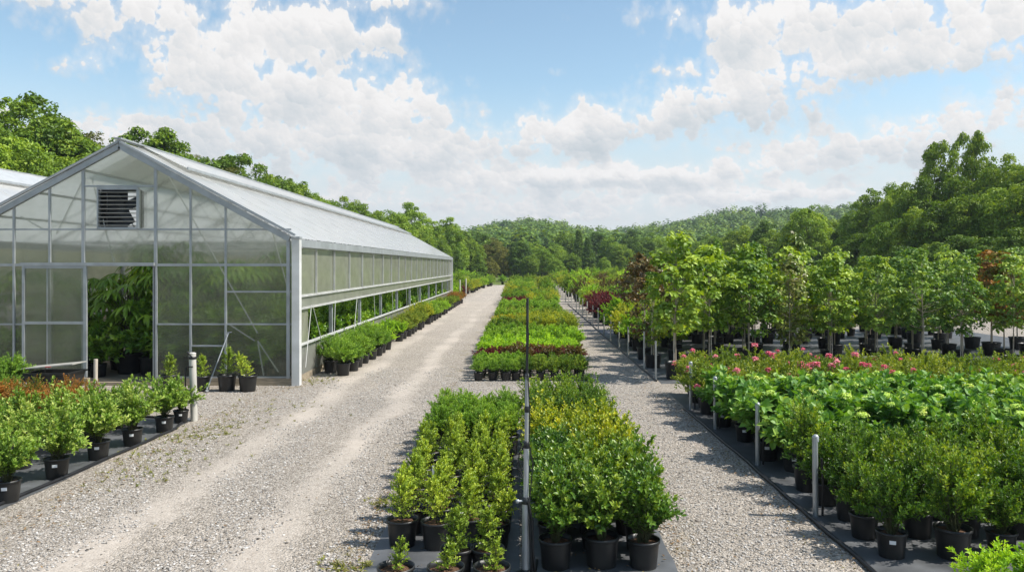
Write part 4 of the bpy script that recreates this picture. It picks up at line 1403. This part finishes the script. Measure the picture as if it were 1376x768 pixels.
for i, (px, Y) in enumerate(((0, 12.9), (45, 12.9), (88, 12.85))):
    plant('potted_shrub', 'potted shrub', f'orange-tipped spirea at the back of the left bed, {ORD[i + 1]} from the picture edge', 'orange-tipped spireas of the left bed', gx(px, Y), Y, pick('orange'), s=.92, soil=False)
for i, (px, Y) in enumerate(((-12, 15.0), (16, 15.1), (4, 14.3))):
    plant('potted_shrub', 'potted shrub', ['dense round green shrub at the picture edge by the greenhouse wall', 'dense round green shrub next to the black tub by the greenhouse', 'round green shrub just in front of the greenhouse wall shrubs'][i], 'round shrubs by the greenhouse wall', gx(px, Y), Y, pick('ball'), 'std', s=1.12 if i < 2 else .8, soil=False)

# post, rods and stake at the corner of the left bed
pr = empty('marker_post', (gx(261, 12.85), 12.85, 0)); tagp(pr, 'thick weathered white post at the corner of the left bed', 'post')
g = Geo(); g.tube([(0, 0, 0), (-.03, 0, 1.09)], .055, 16); part('shaft', g, M['pvc'], pr)
g = Geo(); g.lathe([(.058, 1.0), (.062, 1.0), (.062, 1.04), (.058, 1.04)], 16, c=(-.028, 0, 0)); part('strap', g, M['rubber'], pr)
g = Geo(); g.lathe([(.057, 1.085), (.057, 1.095), (.03, 1.105), (0, 1.106)], 16, c=(-.03, 0, 0)); part('cap', g, M['pvc'], pr)
g = Geo(); g.tube([(0, 0, 0), (.0, 0, .85), (.03, 0, .88), (.12, 0, .88)], .011, 6); g.tube([(.03, .0, 1.12), (.12, .0, 1.02)], .012, 6)
tagp(ob('irrigation_riser', g.mesh('irrigation_riser', M['rubber']), None, (gx(251, 12.85), 12.8, 0)), 'thin black irrigation riser beside the thick white post', 'pipe')
g = Geo(); g.tube([(0, 0, 0), (.01, 0, .78)], .035, 10)
tagp(ob('wooden_stake', g.mesh('wooden_stake', M['stake']), None, (gx(128, 14.7), 14.7, 0)), 'short pale stake standing before the open greenhouse door', 'stake')

# tub with a board by the door
tub = empty('plastic_tub', (gx(75, 15.3), 15.3, 0), 0, (.95, 1.0, 1.3)); tagp(tub, 'low black plastic tub at the greenhouse wall left of the open door', 'tub')
g = Geo()
v = []
for (hx, hy, z) in ((.34, .25, 0), (.42, .31, .34), (.45, .34, .345), (.45, .34, .37), (.40, .29, .37), (.33, .24, .04)):
    v += [(-hx, -hy, z), (hx, -hy, z), (hx, hy, z), (-hx, hy, z)]
f = [(i * 4 + k, i * 4 + (k + 1) % 4, (i + 1) * 4 + (k + 1) % 4, (i + 1) * 4 + k) for i in range(5) for k in range(4)] + [(3, 2, 1, 0), (20, 21, 22, 23)]
g.add(v, f); part('basin', g, M['pot'], tub)
g = Geo(); g.tube([(-.46, -.1, .33), (-.52, -.1, .3), (-.52, .1, .3), (-.46, .1, .33)], .012, 6); part('grip', g, M['pot'], tub)
g = Geo(); g.bar((-.55, 0, .545), (.46, 0, .64), .5, .018); b = ob('board', g.mesh('board', M['board']), None, (gx(75, 15.3), 15.3, 0)); tagp(b, 'grey board lying across the black tub by the door', 'board')
g = Geo(); g.box(-.05, .05, -.262, -.2505, .584, .600); ob('sticker', g.mesh('sticker', M['redmark']), b)
tub2 = empty('nursery_tray', (gx(36, 15.0), 15.0, 0), 0, (1, 1, 1.5)); tagp(tub2, 'small black nursery crate with white tags left of the tub', 'crate')
g = Geo(); g.box(-.2, .2, -.15, .15, 0, .02); g.box(-.2, .2, -.15, -.13, .02, .3); g.box(-.2, .2, .13, .15, .02, .3); g.box(-.2, -.18, -.13, .13, .02, .3); g.box(.18, .2, -.13, .13, .02, .3); part('crate_shell', g, M['pot'], tub2)
for dx in (-.05, .06):
    g = Geo(); g.box(dx - .03, dx + .03, -.157, -.1505, .17, .22); part('tag', g, M['tag'], tub2)

# pots in front of the gable
names = ['small cone-shaped boxwood in a black pot just right of the greenhouse doorway', 'small bushy plant in a black pot with a tool leaning on it', 'small upright boxwood before the gable, left one of the corner pair', 'small upright boxwood nearest the white corner post of the greenhouse']
for (px, Y), l in zip(((228, 16.1), (271, 15.95), (305, 15.95), (333, 15.9)), names):
    plant('potted_boxwood', 'potted shrub', l, 'small pots before the greenhouse gable', gx(px, Y), Y, pick('upright'), 'std', s=1.22 if px < 300 else 1.3)
tl = empty('garden_tool', (gx(281, 15.75), 15.75, 0)); tagp(tl, 'long grey-handled hoe leaning against the gable behind the potted plants', 'hoe')
g = Geo(); g.tube([(-.05, 0, .03), (.16, .60, 1.12)], .012, 8); part('shaft', g, M['alu'], tl)
g = Geo(); g.bar((.10, .60, 1.125), (.22, .60, 1.14), .025, .018); part('grip', g, M['alu'], tl)
g = Geo(); g.bar((-.05, 0, .05), (-.02, 0, .02), .14, .012); g.tube([(-.04, 0, .05), (-.05, .0, .10)], .012, 6); part('blade', g, M['steel'], tl)

# ------------------------------------------------------------------ shrubs along the greenhouse wall
kinds = [('ball', 'green')] * 7 + [('lime', 'lime green')] * 4 + [('olive', 'olive')] * 5 + [('goldtop', 'yellow-green')] * 3 + [('ball', 'green')] * 4 + [('lime', 'lime green')] * 3 + [('olive', 'olive')] * 6 + [('orange', 'bronze')] * 3
y, i = 18.25, 0
while y < 53.6 and i < len(kinds):
    k, cn = kinds[i]
    for c, x in enumerate((-4.42, -4.02)):
        yy = y + (.35 if c == 0 else 0) + jit(.06)
        if c == 1 and (i % 9 == 8 or 24.8 < yy < 26.2): continue
        plant('potted_shrub', 'potted shrub', f'{cn} shrub along the greenhouse side wall, {("wall", "road")[c]}-side row, {ORD[i + 1]} from the corner post', 'potted shrubs along the greenhouse side wall', x + jit(.05), yy, pick(k), 'std', s=random.uniform(.95, 1.2), soil=False)
    y += .74 + .017 * i
    i += 1

# tall foliage plants inside the greenhouse
pl = [(-8.95, 18.2), (-8.5, 18.75), (-8.0, 18.3), (-8.3, 17.9), (-9.2, 19.0), (-7.8, 19.4), (-9.5, 18.9), (-8.15, 19.1), (-7.5, 18.7), (-6.95, 18.5), (-6.6, 18.7), (-6.1, 18.2), (-6.0, 19.2), (-9.1, 20.3), (-8.3, 20.6), (-7.6, 20.2), (-6.8, 20.0), (-6.0, 20.1), (-10.2, 18.7), (-10.9, 19.4), (-9.7, 21.4), (-8.7, 22.2), (-7.9, 22.0), (-7.0, 21.7), (-6.2, 21.9), (-6.1, 21.0), (-11.4, 18.5), (-8.2, 24), (-7.2, 24), (-9.2, 24.3)]
for i, (x, y) in enumerate(pl):
    k = 'tropic' if i % 4 != 3 else 'tropicbush'
    plant('foliage_plant', 'foliage plant', f'tall drooping foliage plant inside the greenhouse, {ORD[i + 1]} of those near the gable' if i > 2 else ['drooping foliage plant just inside the doorway, on its left side', 'drooping foliage plant behind the sliding door edge, inside the greenhouse', 'drooping foliage plant in the middle of the open doorway'][i], 'foliage plants inside the greenhouse', x, y, pick(k), 'tree', s=random.uniform(1.1, 1.4), z=.05, soil=False)
i, y = 0, 18.1
while y < 53:
    i += 1
    for c, x in enumerate((-5.40, -6.3)):
        plant('foliage_plant', 'foliage plant', f'leafy plant behind the open greenhouse side, {("outer", "inner")[c]} row, {ORD[i]} from the corner', 'leafy plants seen through the open greenhouse side', x + jit(.1), y + jit(.2) + c * .4, pick('tropicbush' if c == 0 or i % 3 else 'tropic'), 'tree', s=random.uniform(.92, 1.12), z=.05, soil=False, fs=(.72, .72, 1.0) if c == 0 else None)
    y += .82 + .016 * i
for i, (x, y) in enumerate(((-5.75, 17.5), (-6.2, 17.7), (-6.45, 17.45), (-7.0, 17.75), (-7.5, 17.5), (-9.35, 17.6), (-10.0, 17.5), (-10.7, 17.7), (-11.4, 17.5))):
    plant('foliage_plant', 'foliage plant', f'bushy plant pressed close behind the gable sheets, {ORD[i + 1]} from the white corner post', 'bushy plants close behind the gable sheets', x, y, pick('tropicbush'), 'tree', s=random.uniform(.95, 1.25) * (.75 if i > 4 or i == 0 else 1), z=.05, soil=False)

# ------------------------------------------------------------------ young trees in pots
def sapling(seed, leaf, H=2.75, c0=1.0, r=.62, n=70, per=30, ll=.115, lw=.095, shape='egg', flowers=None, clump=.2):
    R = np.random.default_rng(seed)
    z = R.uniform(0, 1, n)
    az = R.uniform(0, 6.28, n)
    w = r * np.sin(np.clip(z * 2.75 + .38, 0, 3.1)) ** .8 * R.uniform(.45, 1.12, n)
    w *= 1 + .25 * np.sin(3 * az + seed) * np.sin(5 * z)
    C = np.stack([w * np.cos(az), w * np.sin(az), c0 + (H - c0) * z + .16 * w * np.sin(2 * az + seed)], 1)
    top = z > .86
    C[top, 2] += R.uniform(0, .22, top.sum())
    g = Geo()
    clumps(g, R, C, clump * R.uniform(.5, 1.15, n), per, ll, lw, .55, R.normal(.42, .2, n), rich=True, droop=.25, upb=.65)
    t = Geo()
    limbs(t, R, C[R.choice(n, min(34, n), replace=False)], H, .021, .93, total=H, start=.36, wob=.008)
    fl = None
    if flowers:
        b = Geo()
        s = C[R.choice(n, 12, replace=False)] * np.array([1.12, 1.12, 1.03])
        clumps(b, R, s, R.uniform(.035, .05, 12), 14, .06, .04, .8)
        b = Geo(); clumps(b, R, np.zeros((1, 3)), np.array([.045]), 14, .06, .04, .8)
        fl = (b.mesh('flower', [LM[flowers]]), [tuple(q) for q in s])
    return g.mesh('crown', [LM[leaf]]), t.mesh('trunk', [M['saplingbark']]), fl


SAP = {'maple': [sapling(400 + i, 'maple', 2.8, 1.03, .78, 84, 26, .11, .085, clump=.19) for i in range(5)], 'maple2': [sapling(410 + i, 'maple2', 2.75, 1.05, .70, 76, 27, .095, .07, clump=.18) for i in range(4)],
       'magnolia': [sapling(420, 'magnolia', 2.9, .8, .6, 70, 26, .14, .065, flowers='cream')], 'rust': [sapling(430, 'rust', 2.2, .75, .55, 56, 26, .10, .06), sapling(431, 'rust', 2.6, .7, .62, 60, 26, .12, .07)],
       'orange': [sapling(440, 'orange', 2.6, 1.0, .6, 60)], 'slim': [sapling(450 + i, 'goldtop', 1.9, .6, .34, 40, 24, .085, .05, clump=.15) for i in range(2)]}


def young_tree(kind, label, group, x, y, s=1.0, stake=True, pot='tree'):
    cr, tr, fl = random.choice(SAP[kind])
    root = empty('young_tree', (x, y, 0), random.uniform(0, 6.28), s)
    tagp(root, label, 'young tree', group)
    ob('pot', POT[pot][0], root)
    ob('trunk', tr, root); ob('crown', cr, root)
    for q in (fl[1] if fl else ()): ob('flower', fl[0], root, q)
    if stake:
        o = ob('stake', STAKE, root); o.rotation_euler = (0, 0, random.uniform(0, 6.28))
    return root


g = Geo(); g.tube([(.06, 0, .3), (.05, .01, 1.35)], .013, 6); STAKE = g.mesh('stake', [M['stake']])
young_tree('maple', 'wide green maple in a black pot, foremost tree at the path edge', 'potted young trees', 3.42, 17.6, 1.06)
young_tree('slim', 'slim yellow-green young tree by the path, just beyond the foremost maple', 'potted young trees', 3.25, 19.6, 1.0, True, 'big')
young_tree('rust', 'small reddish young tree at the path edge, second beyond the foremost maple', 'potted young trees', 3.3, 21.3, .95, True, 'big')
young_tree('slim', 'slim yellow-green young tree at the path edge beside the small reddish tree', 'potted young trees', 4.0, 20.6, 1.0, True, 'big')
rows = [(19.0, 4.35, 1.06), (20.6, 4.75, 1.1), (22.2, 4.3, 1.1), (23.9, 4.7, 1.12), (25.6, 5.6, 1.15), (27.4, 6.2, 1.2)]
for r_, (y, x0, st) in enumerate(rows):
    x, c = x0, 0
    while x < .632 * y + (1.0 if y < 25 else -1.8):
        c += 1
        k = 'maple'
        if x > 8.0: k = 'maple2'
        d = 'green maple' if k == 'maple' else 'bluish green maple'
        if (r_, c) in ((0, 3), (2, 4)): k, d = 'magnolia', 'bronze magnolia with cream flowers'
        if (r_, c) in ((2, 9), (1, 8)): k, d = 'orange', 'orange-leaved maple'
        if (r_, c) in ((2, 1), (3, 1)): k, d = 'rust', 'rusty red young tree'
        young_tree(k, f'{d}, {ORD[r_ + 1]} tree row behind the roses, {ORD[c]} from the path', 'potted young trees', x + jit(.12), y + jit(.2), random.uniform(.86, 1.08), stake=random.random() < .6)
        x += st
    # low pots between the trunks
for i in range(60):
    x, y = random.uniform(5.5, 15), random.uniform(28.3, 31)
    single('pale_shrub', 'potted shrub', 'low pale green potted shrub behind the young trees', 'low shrubs behind the young trees', x, y, random.choice(LOW[random.choice(['lime', 'goldtop', 'green'])]), s=1.05)

# ------------------------------------------------------------------ large shrub rows along the far path
def rowband(xs, ys, keys, label, group, s):
    for y in ys:
        for x in xs:
            single('large_shrub', 'potted shrub', label, group, x + jit(.15), y + jit(.25), random.choice(BIG[random.choice(keys)]), s=random.uniform(*s))


rowband([3.55, 4.5], [23.4, 24.7, 26.1, 27.5, 29.0], ['lime', 'lime', 'goldtop'], 'chest-high lime shrub along the far path behind the pale stakes', 'lime shrubs along the far path', (.82, 1.0))
rowband([5.6, 6.7, 7.8], [28.3, 29.8], ['rust', 'green'], 'tall rust-tinged shrub behind the lime shrubs', 'rust-tinged shrubs behind the lime shrubs', (1.05, 1.35))
for i, (px, Y, s, k) in enumerate(((862, 27.2, 1.05, 'rust'), (885, 28.0, 1.0, 'rust'), (850, 30.5, .95, 'rust'))):
    young_tree(k, ['rusty red-brown young tree between the lime shrubs and the maples', 'rusty red-brown tree close behind the foremost maple', 'rusty red-brown tree next to the dark red shrubs'][i], 'potted young trees', gx(px, Y), Y, s)
rowband([3.7, 4.6, 5.5], [33.5, 35, 36.6, 38.2], ['red'], 'dark red shrub in the red block along the far path', 'dark red shrubs along the far path', (.8, 1.0))
rowband([3.8, 4.9, 6.0, 7.1, 8.2], [41, 43, 45], ['lime', 'green', 'goldtop'], 'fresh green shrub beyond the dark red block', 'fresh green shrubs beyond the red block', (.85, 1.05))
rowband([6.6, 7.8, 9.0], [33, 35.5, 38], ['green', 'olive', 'rust'], 'mixed green shrub right of the dark red block', 'mixed shrubs right of the red block', (.9, 1.15))
rowband([3.9, 5.3, 6.7, 8.1, 9.5, 10.9], [49, 52, 55], ['olive', 'rust', 'goldtop'], 'olive and rust shrub in the far rows right of the path', 'olive and rust far rows', (.8, 1.0))
rowband([4.0, 5.6, 7.2, 8.8, 10.4, 12.0, 13.6], [60, 64, 68], ['lime', 'goldtop', 'poplar'], 'pale lime shrub in the far rows right of the path', 'pale lime far rows', (.9, 1.15))
rowband([4.2, 6.2, 8.2, 10.2, 12.2, 14.2, 16.2], [74, 80], ['olive', 'goldtop', 'rust'], 'yellow-olive shrub in the farther rows', 'yellow-olive farther rows', (1.0, 1.25))
rowband([4.6, 6.8, 9.0, 11.2, 13.4, 15.6, 17.8, 20.0], [87, 95, 102], ['poplar', 'green', 'goldtop', 'lime'], 'tall pale shrub in the last rows before the wood', 'last pale rows before the wood', (1.2, 1.6))
# left of the road beyond the greenhouse
for y in ar(56, 102, 2.5):
    for c in range(3):
        x = -5.2 - c * 1.5 + (y - 56) * .028
        k = random.choice(['green', 'lime', 'olive', 'varieg', 'goldtop', 'red' if c == 0 else 'dark', 'poplar'])
        single('large_shrub', 'potted shrub', 'large mixed shrub along the road beyond the greenhouse', 'large shrubs along the road beyond the greenhouse', x + jit(.3), y + jit(.5), random.choice(BIG[k]), s=random.uniform(.7, .95) + c * .22)
for i, (px, Y) in enumerate(((618, 57), (626, 62))):
    post(gx(px, Y), Y, 1.5, .05, f'tall white stake beside the road beyond the greenhouse, {ORD[i + 1]} one', 'edge_stake', 'pvc', False, 'white stakes beyond the greenhouse')
for x in ar(-9, 8, 1.6):
    single('large_shrub', 'shrub', 'low yellowish shrub in the hedge closing the far end of the road', 'yellowish hedge at the end of the road', x + jit(.3), 106 + jit(1.2), random.choice(BIG[random.choice(['goldtop', 'olive', 'lime'])]), s=random.uniform(.75, 1.0))

# ------------------------------------------------------------------ woodland trees
TREES = {}
def tk(key, leaf, seeds, **kw):
    TREES[key] = []
    for s_ in seeds:
        c, t = tree_geo(s_, **kw)
        TREES[key].append((c.mesh('crown', [LM[leaf]]), t.mesh('trunk', [M['bark']])))


tk('oak', 'oak', (501, 502, 503), cr=3.3, cz=.56, ch=.42, n=290, per=92, ll=.26, lw=.18, clump=.70)
tk('poplar', 'poplar', (511, 512), cr=3.1, cz=.56, ch=.42, n=280, per=90, ll=.24, lw=.16, clump=.66, shape='egg')
tk('brown', 'brown', (521,), cr=2.9, cz=.56, ch=.42, n=240, per=85, ll=.23, lw=.14, clump=.6, shape='egg', lob=.25)
tk('dusk', 'dusk', (531, 532), cr=3.3, cz=.52, ch=.46, n=290, per=90, ll=.27, lw=.19, clump=.72)
tk('cone', 'dusk', (541,), cr=2.5, cz=.54, ch=.46, n=240, per=80, ll=.25, lw=.13, clump=.55, shape='cone')
tk('airy', 'oak', (551, 552), cr=2.9, cz=.62, ch=.36, n=190, per=90, ll=.25, lw=.18, clump=.62, lob=.3)
KW = {'oak': 'broad green tree', 'poplar': 'light green tree', 'brown': 'brownish green tree', 'dusk': 'dark green tree', 'cone': 'dark pointed tree', 'airy': 'open-crowned tree'}


def tree(kind, px, py, Y, where, idx, group, wide=1.0, base=0.0):
    Z = zt(py, Y)
    s = (Z - base) / (12 * 1.03)
    cr, tr = random.choice(TREES[kind])
    root = empty('woodland_tree', (gx(px, Y), Y, base), random.uniform(0, 6.28), (s * wide, s * wide, s))
    tagp(root, f'{KW[kind]} {where}, {ORD[idx]} counted from the left', 'tree', group)
    ob('trunk', tr, root); ob('crown', cr, root)


left = [(-30, 145, 42, 'oak'), (8, 150, 44, 'oak'), (30, 122, 46, 'airy'), (62, 132, 45, 'oak'), (88, 160, 46, 'oak'), (118, 175, 48, 'brown'), (150, 180, 50, 'poplar'), (172, 190, 49, 'brown'), (202, 166, 53, 'airy'), (222, 180, 54, 'oak'), (252, 206, 57, 'brown'), (275, 210, 59, 'dusk'), (318, 203, 62, 'airy'), (345, 226, 66, 'oak'), (372, 234, 69, 'oak'), (398, 240, 73, 'oak'), (425, 250, 77, 'poplar'), (450, 258, 80, 'oak'), (478, 264, 86, 'oak'), (505, 280, 92, 'oak'), (530, 274, 98, 'poplar'), (553, 270, 104, 'poplar'), (578, 292, 110, 'poplar'), (602, 290, 112, 'poplar'), (622, 306, 116, 'oak'),
        (-10, 190, 39, 'poplar'), (22, 178, 41, 'poplar'), (60, 200, 40, 'oak'), (98, 205, 43, 'oak'), (130, 200, 45, 'oak'), (165, 205, 47, 'dusk'), (210, 215, 50, 'oak'), (290, 232, 60, 'oak'), (330, 245, 64, 'dusk'), (410, 262, 75, 'oak'), (470, 280, 84, 'dusk'), (545, 298, 100, 'oak'), (590, 315, 106, 'oak'), (612, 335, 108, 'dusk'), (235, 212, 51, 'poplar'), (262, 225, 54, 'oak'), (305, 222, 58, 'brown'), (352, 248, 63, 'poplar'), (378, 250, 66, 'oak'), (395, 258, 70, 'brown'), (438, 270, 76, 'poplar'), (455, 275, 79, 'oak'), (498, 290, 88, 'oak'), (520, 296, 94, 'poplar'), (565, 305, 101, 'oak'), (190, 192, 50, 'oak'), (150, 195, 47, 'poplar')]
for i, (px, py, Y, k) in enumerate(sorted(left)):
    tree(k, px, py, Y, 'in the wood behind the greenhouses', i + 1, 'trees of the wood behind the greenhouses', .95)
mid = [(632, 318, 128, 'oak'), (648, 312, 135, 'dusk'), (664, 318, 132, 'brown'), (676, 330, 128, 'brown'), (690, 325, 138, 'cone'), (700, 322, 126, 'dusk'), (718, 320, 140, 'poplar'), (730, 330, 128, 'poplar'), (745, 322, 136, 'poplar'), (760, 312, 145, 'oak'), (778, 308, 138, 'cone'), (790, 318, 135, 'cone'), (803, 312, 146, 'dusk'), (820, 318, 138, 'poplar'), (836, 326, 130, 'oak'), (852, 315, 140, 'oak'), (868, 318, 132, 'dusk'), (885, 312, 138, 'poplar'), (900, 322, 128, 'poplar'), (920, 315, 132, 'poplar'), (940, 318, 126, 'poplar'), (958, 312, 130, 'oak'), (978, 322, 120, 'poplar'), (850, 308, 170, 'dusk'), (712, 340, 122, 'oak'), (768, 338, 122, 'oak'), (748, 345, 120, 'poplar'), (660, 345, 118, 'brown'), (640, 340, 116, 'dusk'), (812, 345, 118, 'poplar'), (890, 342, 116, 'poplar'), (860, 345, 118, 'oak'), (935, 342, 112, 'oak')]
for i, (px, py, Y, k) in enumerate(sorted(mid)):
    tree(k, px, py, Y, 'along the far wood edge beyond the rows', i + 1, 'trees along the far wood edge', 1.15)
right = [(1000, 300, 98, 'oak'), (1012, 322, 92, 'poplar'), (1028, 296, 92, 'dusk'), (1048, 305, 88, 'oak'), (1085, 266, 78, 'poplar'), (1072, 300, 80, 'poplar'), (1115, 290, 80, 'oak'), (1140, 292, 78, 'oak'), (1160, 268, 70, 'poplar'), (1182, 248, 65, 'airy'), (1206, 234, 62, 'poplar'), (1228, 238, 60, 'oak'), (1262, 185, 56, 'airy'), (1240, 228, 55, 'oak'), (1303, 172, 56, 'airy'), (1285, 222, 54, 'oak'), (1330, 212, 56, 'poplar'), (1352, 200, 52, 'oak'), (1380, 205, 50, 'oak'), (1420, 190, 48, 'oak'), (1460, 200, 47, 'dusk'),
         (1165, 310, 58, 'oak'), (1195, 285, 52, 'poplar'), (1232, 272, 50, 'oak'), (1268, 262, 48, 'oak'), (1305, 258, 47, 'oak'), (1340, 250, 46, 'poplar'), (1376, 242, 44, 'oak'), (1415, 240, 43, 'dusk'), (1130, 325, 66, 'oak'), (1095, 330, 72, 'dusk'), (1210, 330, 46, 'dusk'), (1255, 325, 44, 'dusk'), (1295, 315, 42, 'dusk'), (1335, 318, 41, 'dusk'), (1372, 305, 40, 'dusk'), (1170, 345, 50, 'dusk'), (1410, 300, 39, 'dusk')]  # darker kinds low down: species, plus the wood's shade put into leaf colour
for i, (px, py, Y, k) in enumerate(sorted(right)):
    tree(k, px, py, Y, 'in the wood right of the young trees', i + 1, 'trees of the wood on the right', (.52 if k == 'airy' else .74) if py < 240 else .95 if py < 300 else 1.3)

# ------------------------------------------------------------------ wooded hills
RP = np.array([(-900, 285), (-300, 300), (300, 300), (560, 312), (620, 311), (660, 303), (700, 299), (735, 302), (775, 313), (820, 319), (850, 314), (900, 306), (950, 293), (1000, 285), (1050, 286), (1110, 287), (1160, 283), (1250, 285), (1600, 280), (2300, 300)], float)


def hillz(X, Y):
    px = CX + F * X / Y
    ty = np.interp(px, RP[:, 0], RP[:, 1])
    ridge = 2.5 + (357 - ty) * 450 / F - 8.5
    t = np.clip((Y - 185) / 265, 0, 1)
    t = t * t * (3 - 2 * t)
    return ridge * t + .9 * np.sin(X * .045) * t + 1.2 * np.sin(Y * .03 + X * .02) * t


xs, ysv = np.linspace(-420, 520, 95), np.linspace(172, 640, 60)
XX, YY = np.meshgrid(xs, ysv)
ZZ = hillz(XX, YY) - 8 * np.clip((YY - 470) / 150, 0, 1) ** 2
ZZ[0] = -.3
g = Geo()
V = np.stack([XX, YY, ZZ], -1).reshape(-1, 3)
nx = len(xs)
j, i = np.meshgrid(np.arange(len(ysv) - 1), np.arange(nx - 1), indexing='ij')
b = (j * nx + i).reshape(-1)
g.add(V, np.stack([b, b + 1, b + nx + 1, b + nx], 1), 0, smooth=True)
hm = plain('forest_floor', (.035, .06, .018), .9, 0, .1, .3, .2)
tagp(part('hills', g, hm, None), kind='structure')


def forest():
    R = np.random.default_rng(77)
    n = 2300
    Y = R.uniform(168, 470, n)
    X = (R.uniform(-.42, .72, n)) * Y
    Z = hillz(X, Y)
    hgt = R.uniform(7.0, 10.5, n)
    rad = R.uniform(2.6, 4.4, n)
    per = 300
    d = nrm(R.normal(0, 1, (n, per, 3)))
    k = R.uniform(.88, 1.02, (n, per, 1))
    az = np.arctan2(d[..., 1], d[..., 0])
    k *= (1 + .22 * np.sin(3 * az + R.uniform(0, 6, (n, 1))) + .2 * np.sin(4 * d[..., 2] + R.uniform(0, 6, (n, 1))))[..., None]
    sc = np.stack([rad, rad, hgt * .46], 1)[:, None]
    cen = np.stack([X, Y, Z + hgt * .55], 1)[:, None]
    P = cen + d * k * sc
    N = d + R.normal(0, .13, d.shape) + np.array([0, 0, .1])
    D = nrm(np.cross(N, R.normal(0, 1, d.shape)))
    m = n * per
    tone = np.clip(np.repeat(R.normal(.45, .24, n), per) + R.normal(0, .12, m), 0, 1)
    L = 1.1 * R.uniform(.7, 1.3, m)
    g = Geo()
    leaves(g, P.reshape(-1, 3), D.reshape(-1, 3), N.reshape(-1, 3), L, L * .9, tone, 0, .05, .1)
    tagp(part('hill_forest', g, LM['hill'], None), 'unbroken dark green wood covering the far hills', 'forest', kind='stuff')


forest()


# ------------------------------------------------------------------ leaf litter and weeds at the bed edges
def litter():
    R = np.random.default_rng(9)
    n = 5200
    lane = R.choice(6, n, p=[.28, .2, .16, .12, .12, .12])
    Y = 5 + 12 * R.uniform(0, 1, n) ** 1.3
    X = np.select([lane == 0, lane == 1, lane == 2, lane == 3, lane == 4], [-5.1 + np.abs(R.normal(0, .35, n)), -1.35 - np.abs(R.normal(0, .13, n)), 1.33 + np.abs(R.normal(0, .12, n)), 2.8 - np.abs(R.normal(0, .16, n)), R.uniform(-1.25, 1.25, n)], R.uniform(-5, 2.8, n))
    P = np.stack([X, Y, .018 + R.uniform(0, .012, n)], 1)
    D = np.stack([R.normal(0, 1, n), R.normal(0, 1, n), R.normal(0, .15, n)], 1)
    N = np.array([0, 0, 1.0]) + R.normal(0, .3, (n, 3))
    L = R.uniform(.012, .045, n)
    g = Geo()
    leaves(g, P, D, N, L, L * .45, R.uniform(0, 1, n), 0, .2, .1)
    tagp(part('leaf_litter', g, LM['litter'], None), 'dry leaves and small debris scattered over the gravel edges and cloths', 'leaf litter', kind='stuff')
    g = Geo()
    for cx, cy, k, sp in ((gx(200, 9.6), 9.6, 40, .35), (gx(215, 10.4), 10.4, 60, .4), (gx(262, 11.7), 11.7, 60, .35), (-4.6, 12.4, 50, .4), (-1.45, 6.6, 40, .12), (-1.42, 8.4, 30, .1), (-4.2, 13.8, 40, .5), (-4.55, 17.3, 60, .3)):
        m = k * 9
        bx = np.repeat(R.normal(cx, sp, k), 9); by = np.repeat(R.normal(cy, sp, k), 9)
        P = np.stack([bx, by, np.full(m, .004)], 1)
        D = np.stack([R.normal(0, .8, m), R.normal(0, .8, m), R.uniform(.3, 1.2, m)], 1)
        L = R.uniform(.02, .06, m)
        leaves(g, P, D, np.array([0, 0, 1.0]) + R.normal(0, .4, (m, 3)), L, L * .22, R.uniform(0, 1, m), 0, .1, .4)
    tagp(part('weeds', g, LM['weed'], None), 'sparse small weeds coming up through the gravel at the bed edges', 'weeds', kind='stuff')


LM['litter'] = leaf_mat('dry_leaf', (.30, .19, .09), (.17, .11, .06), (.22, .20, .07), .1, .7, .2)
LM['weed'] = leaf_mat('weed_blade', (.05, .08, .02), (.10, .125, .03), (.17, .17, .05), .2, .6, .2)
litter()

# ------------------------------------------------------------------ air
g = Geo(); g.box(-700, 900, -40, 760, -1.2, 60)
hm_, hn_, ho_ = new_mat('thin_haze')
pv_ = hn_.nodes.new('ShaderNodeVolumePrincipled')
pv_.inputs['Color'].default_value = (.80, .88, 1, 1)
pv_.inputs['Density'].default_value = .00032
pv_.inputs['Anisotropy'].default_value = .2
hn_.links.new(pv_.outputs[0], ho_.inputs['Volume'])
tagp(part('haze', g, hm_, None), 'thin pale summer haze over the yard and hills', 'haze', kind='stuff')
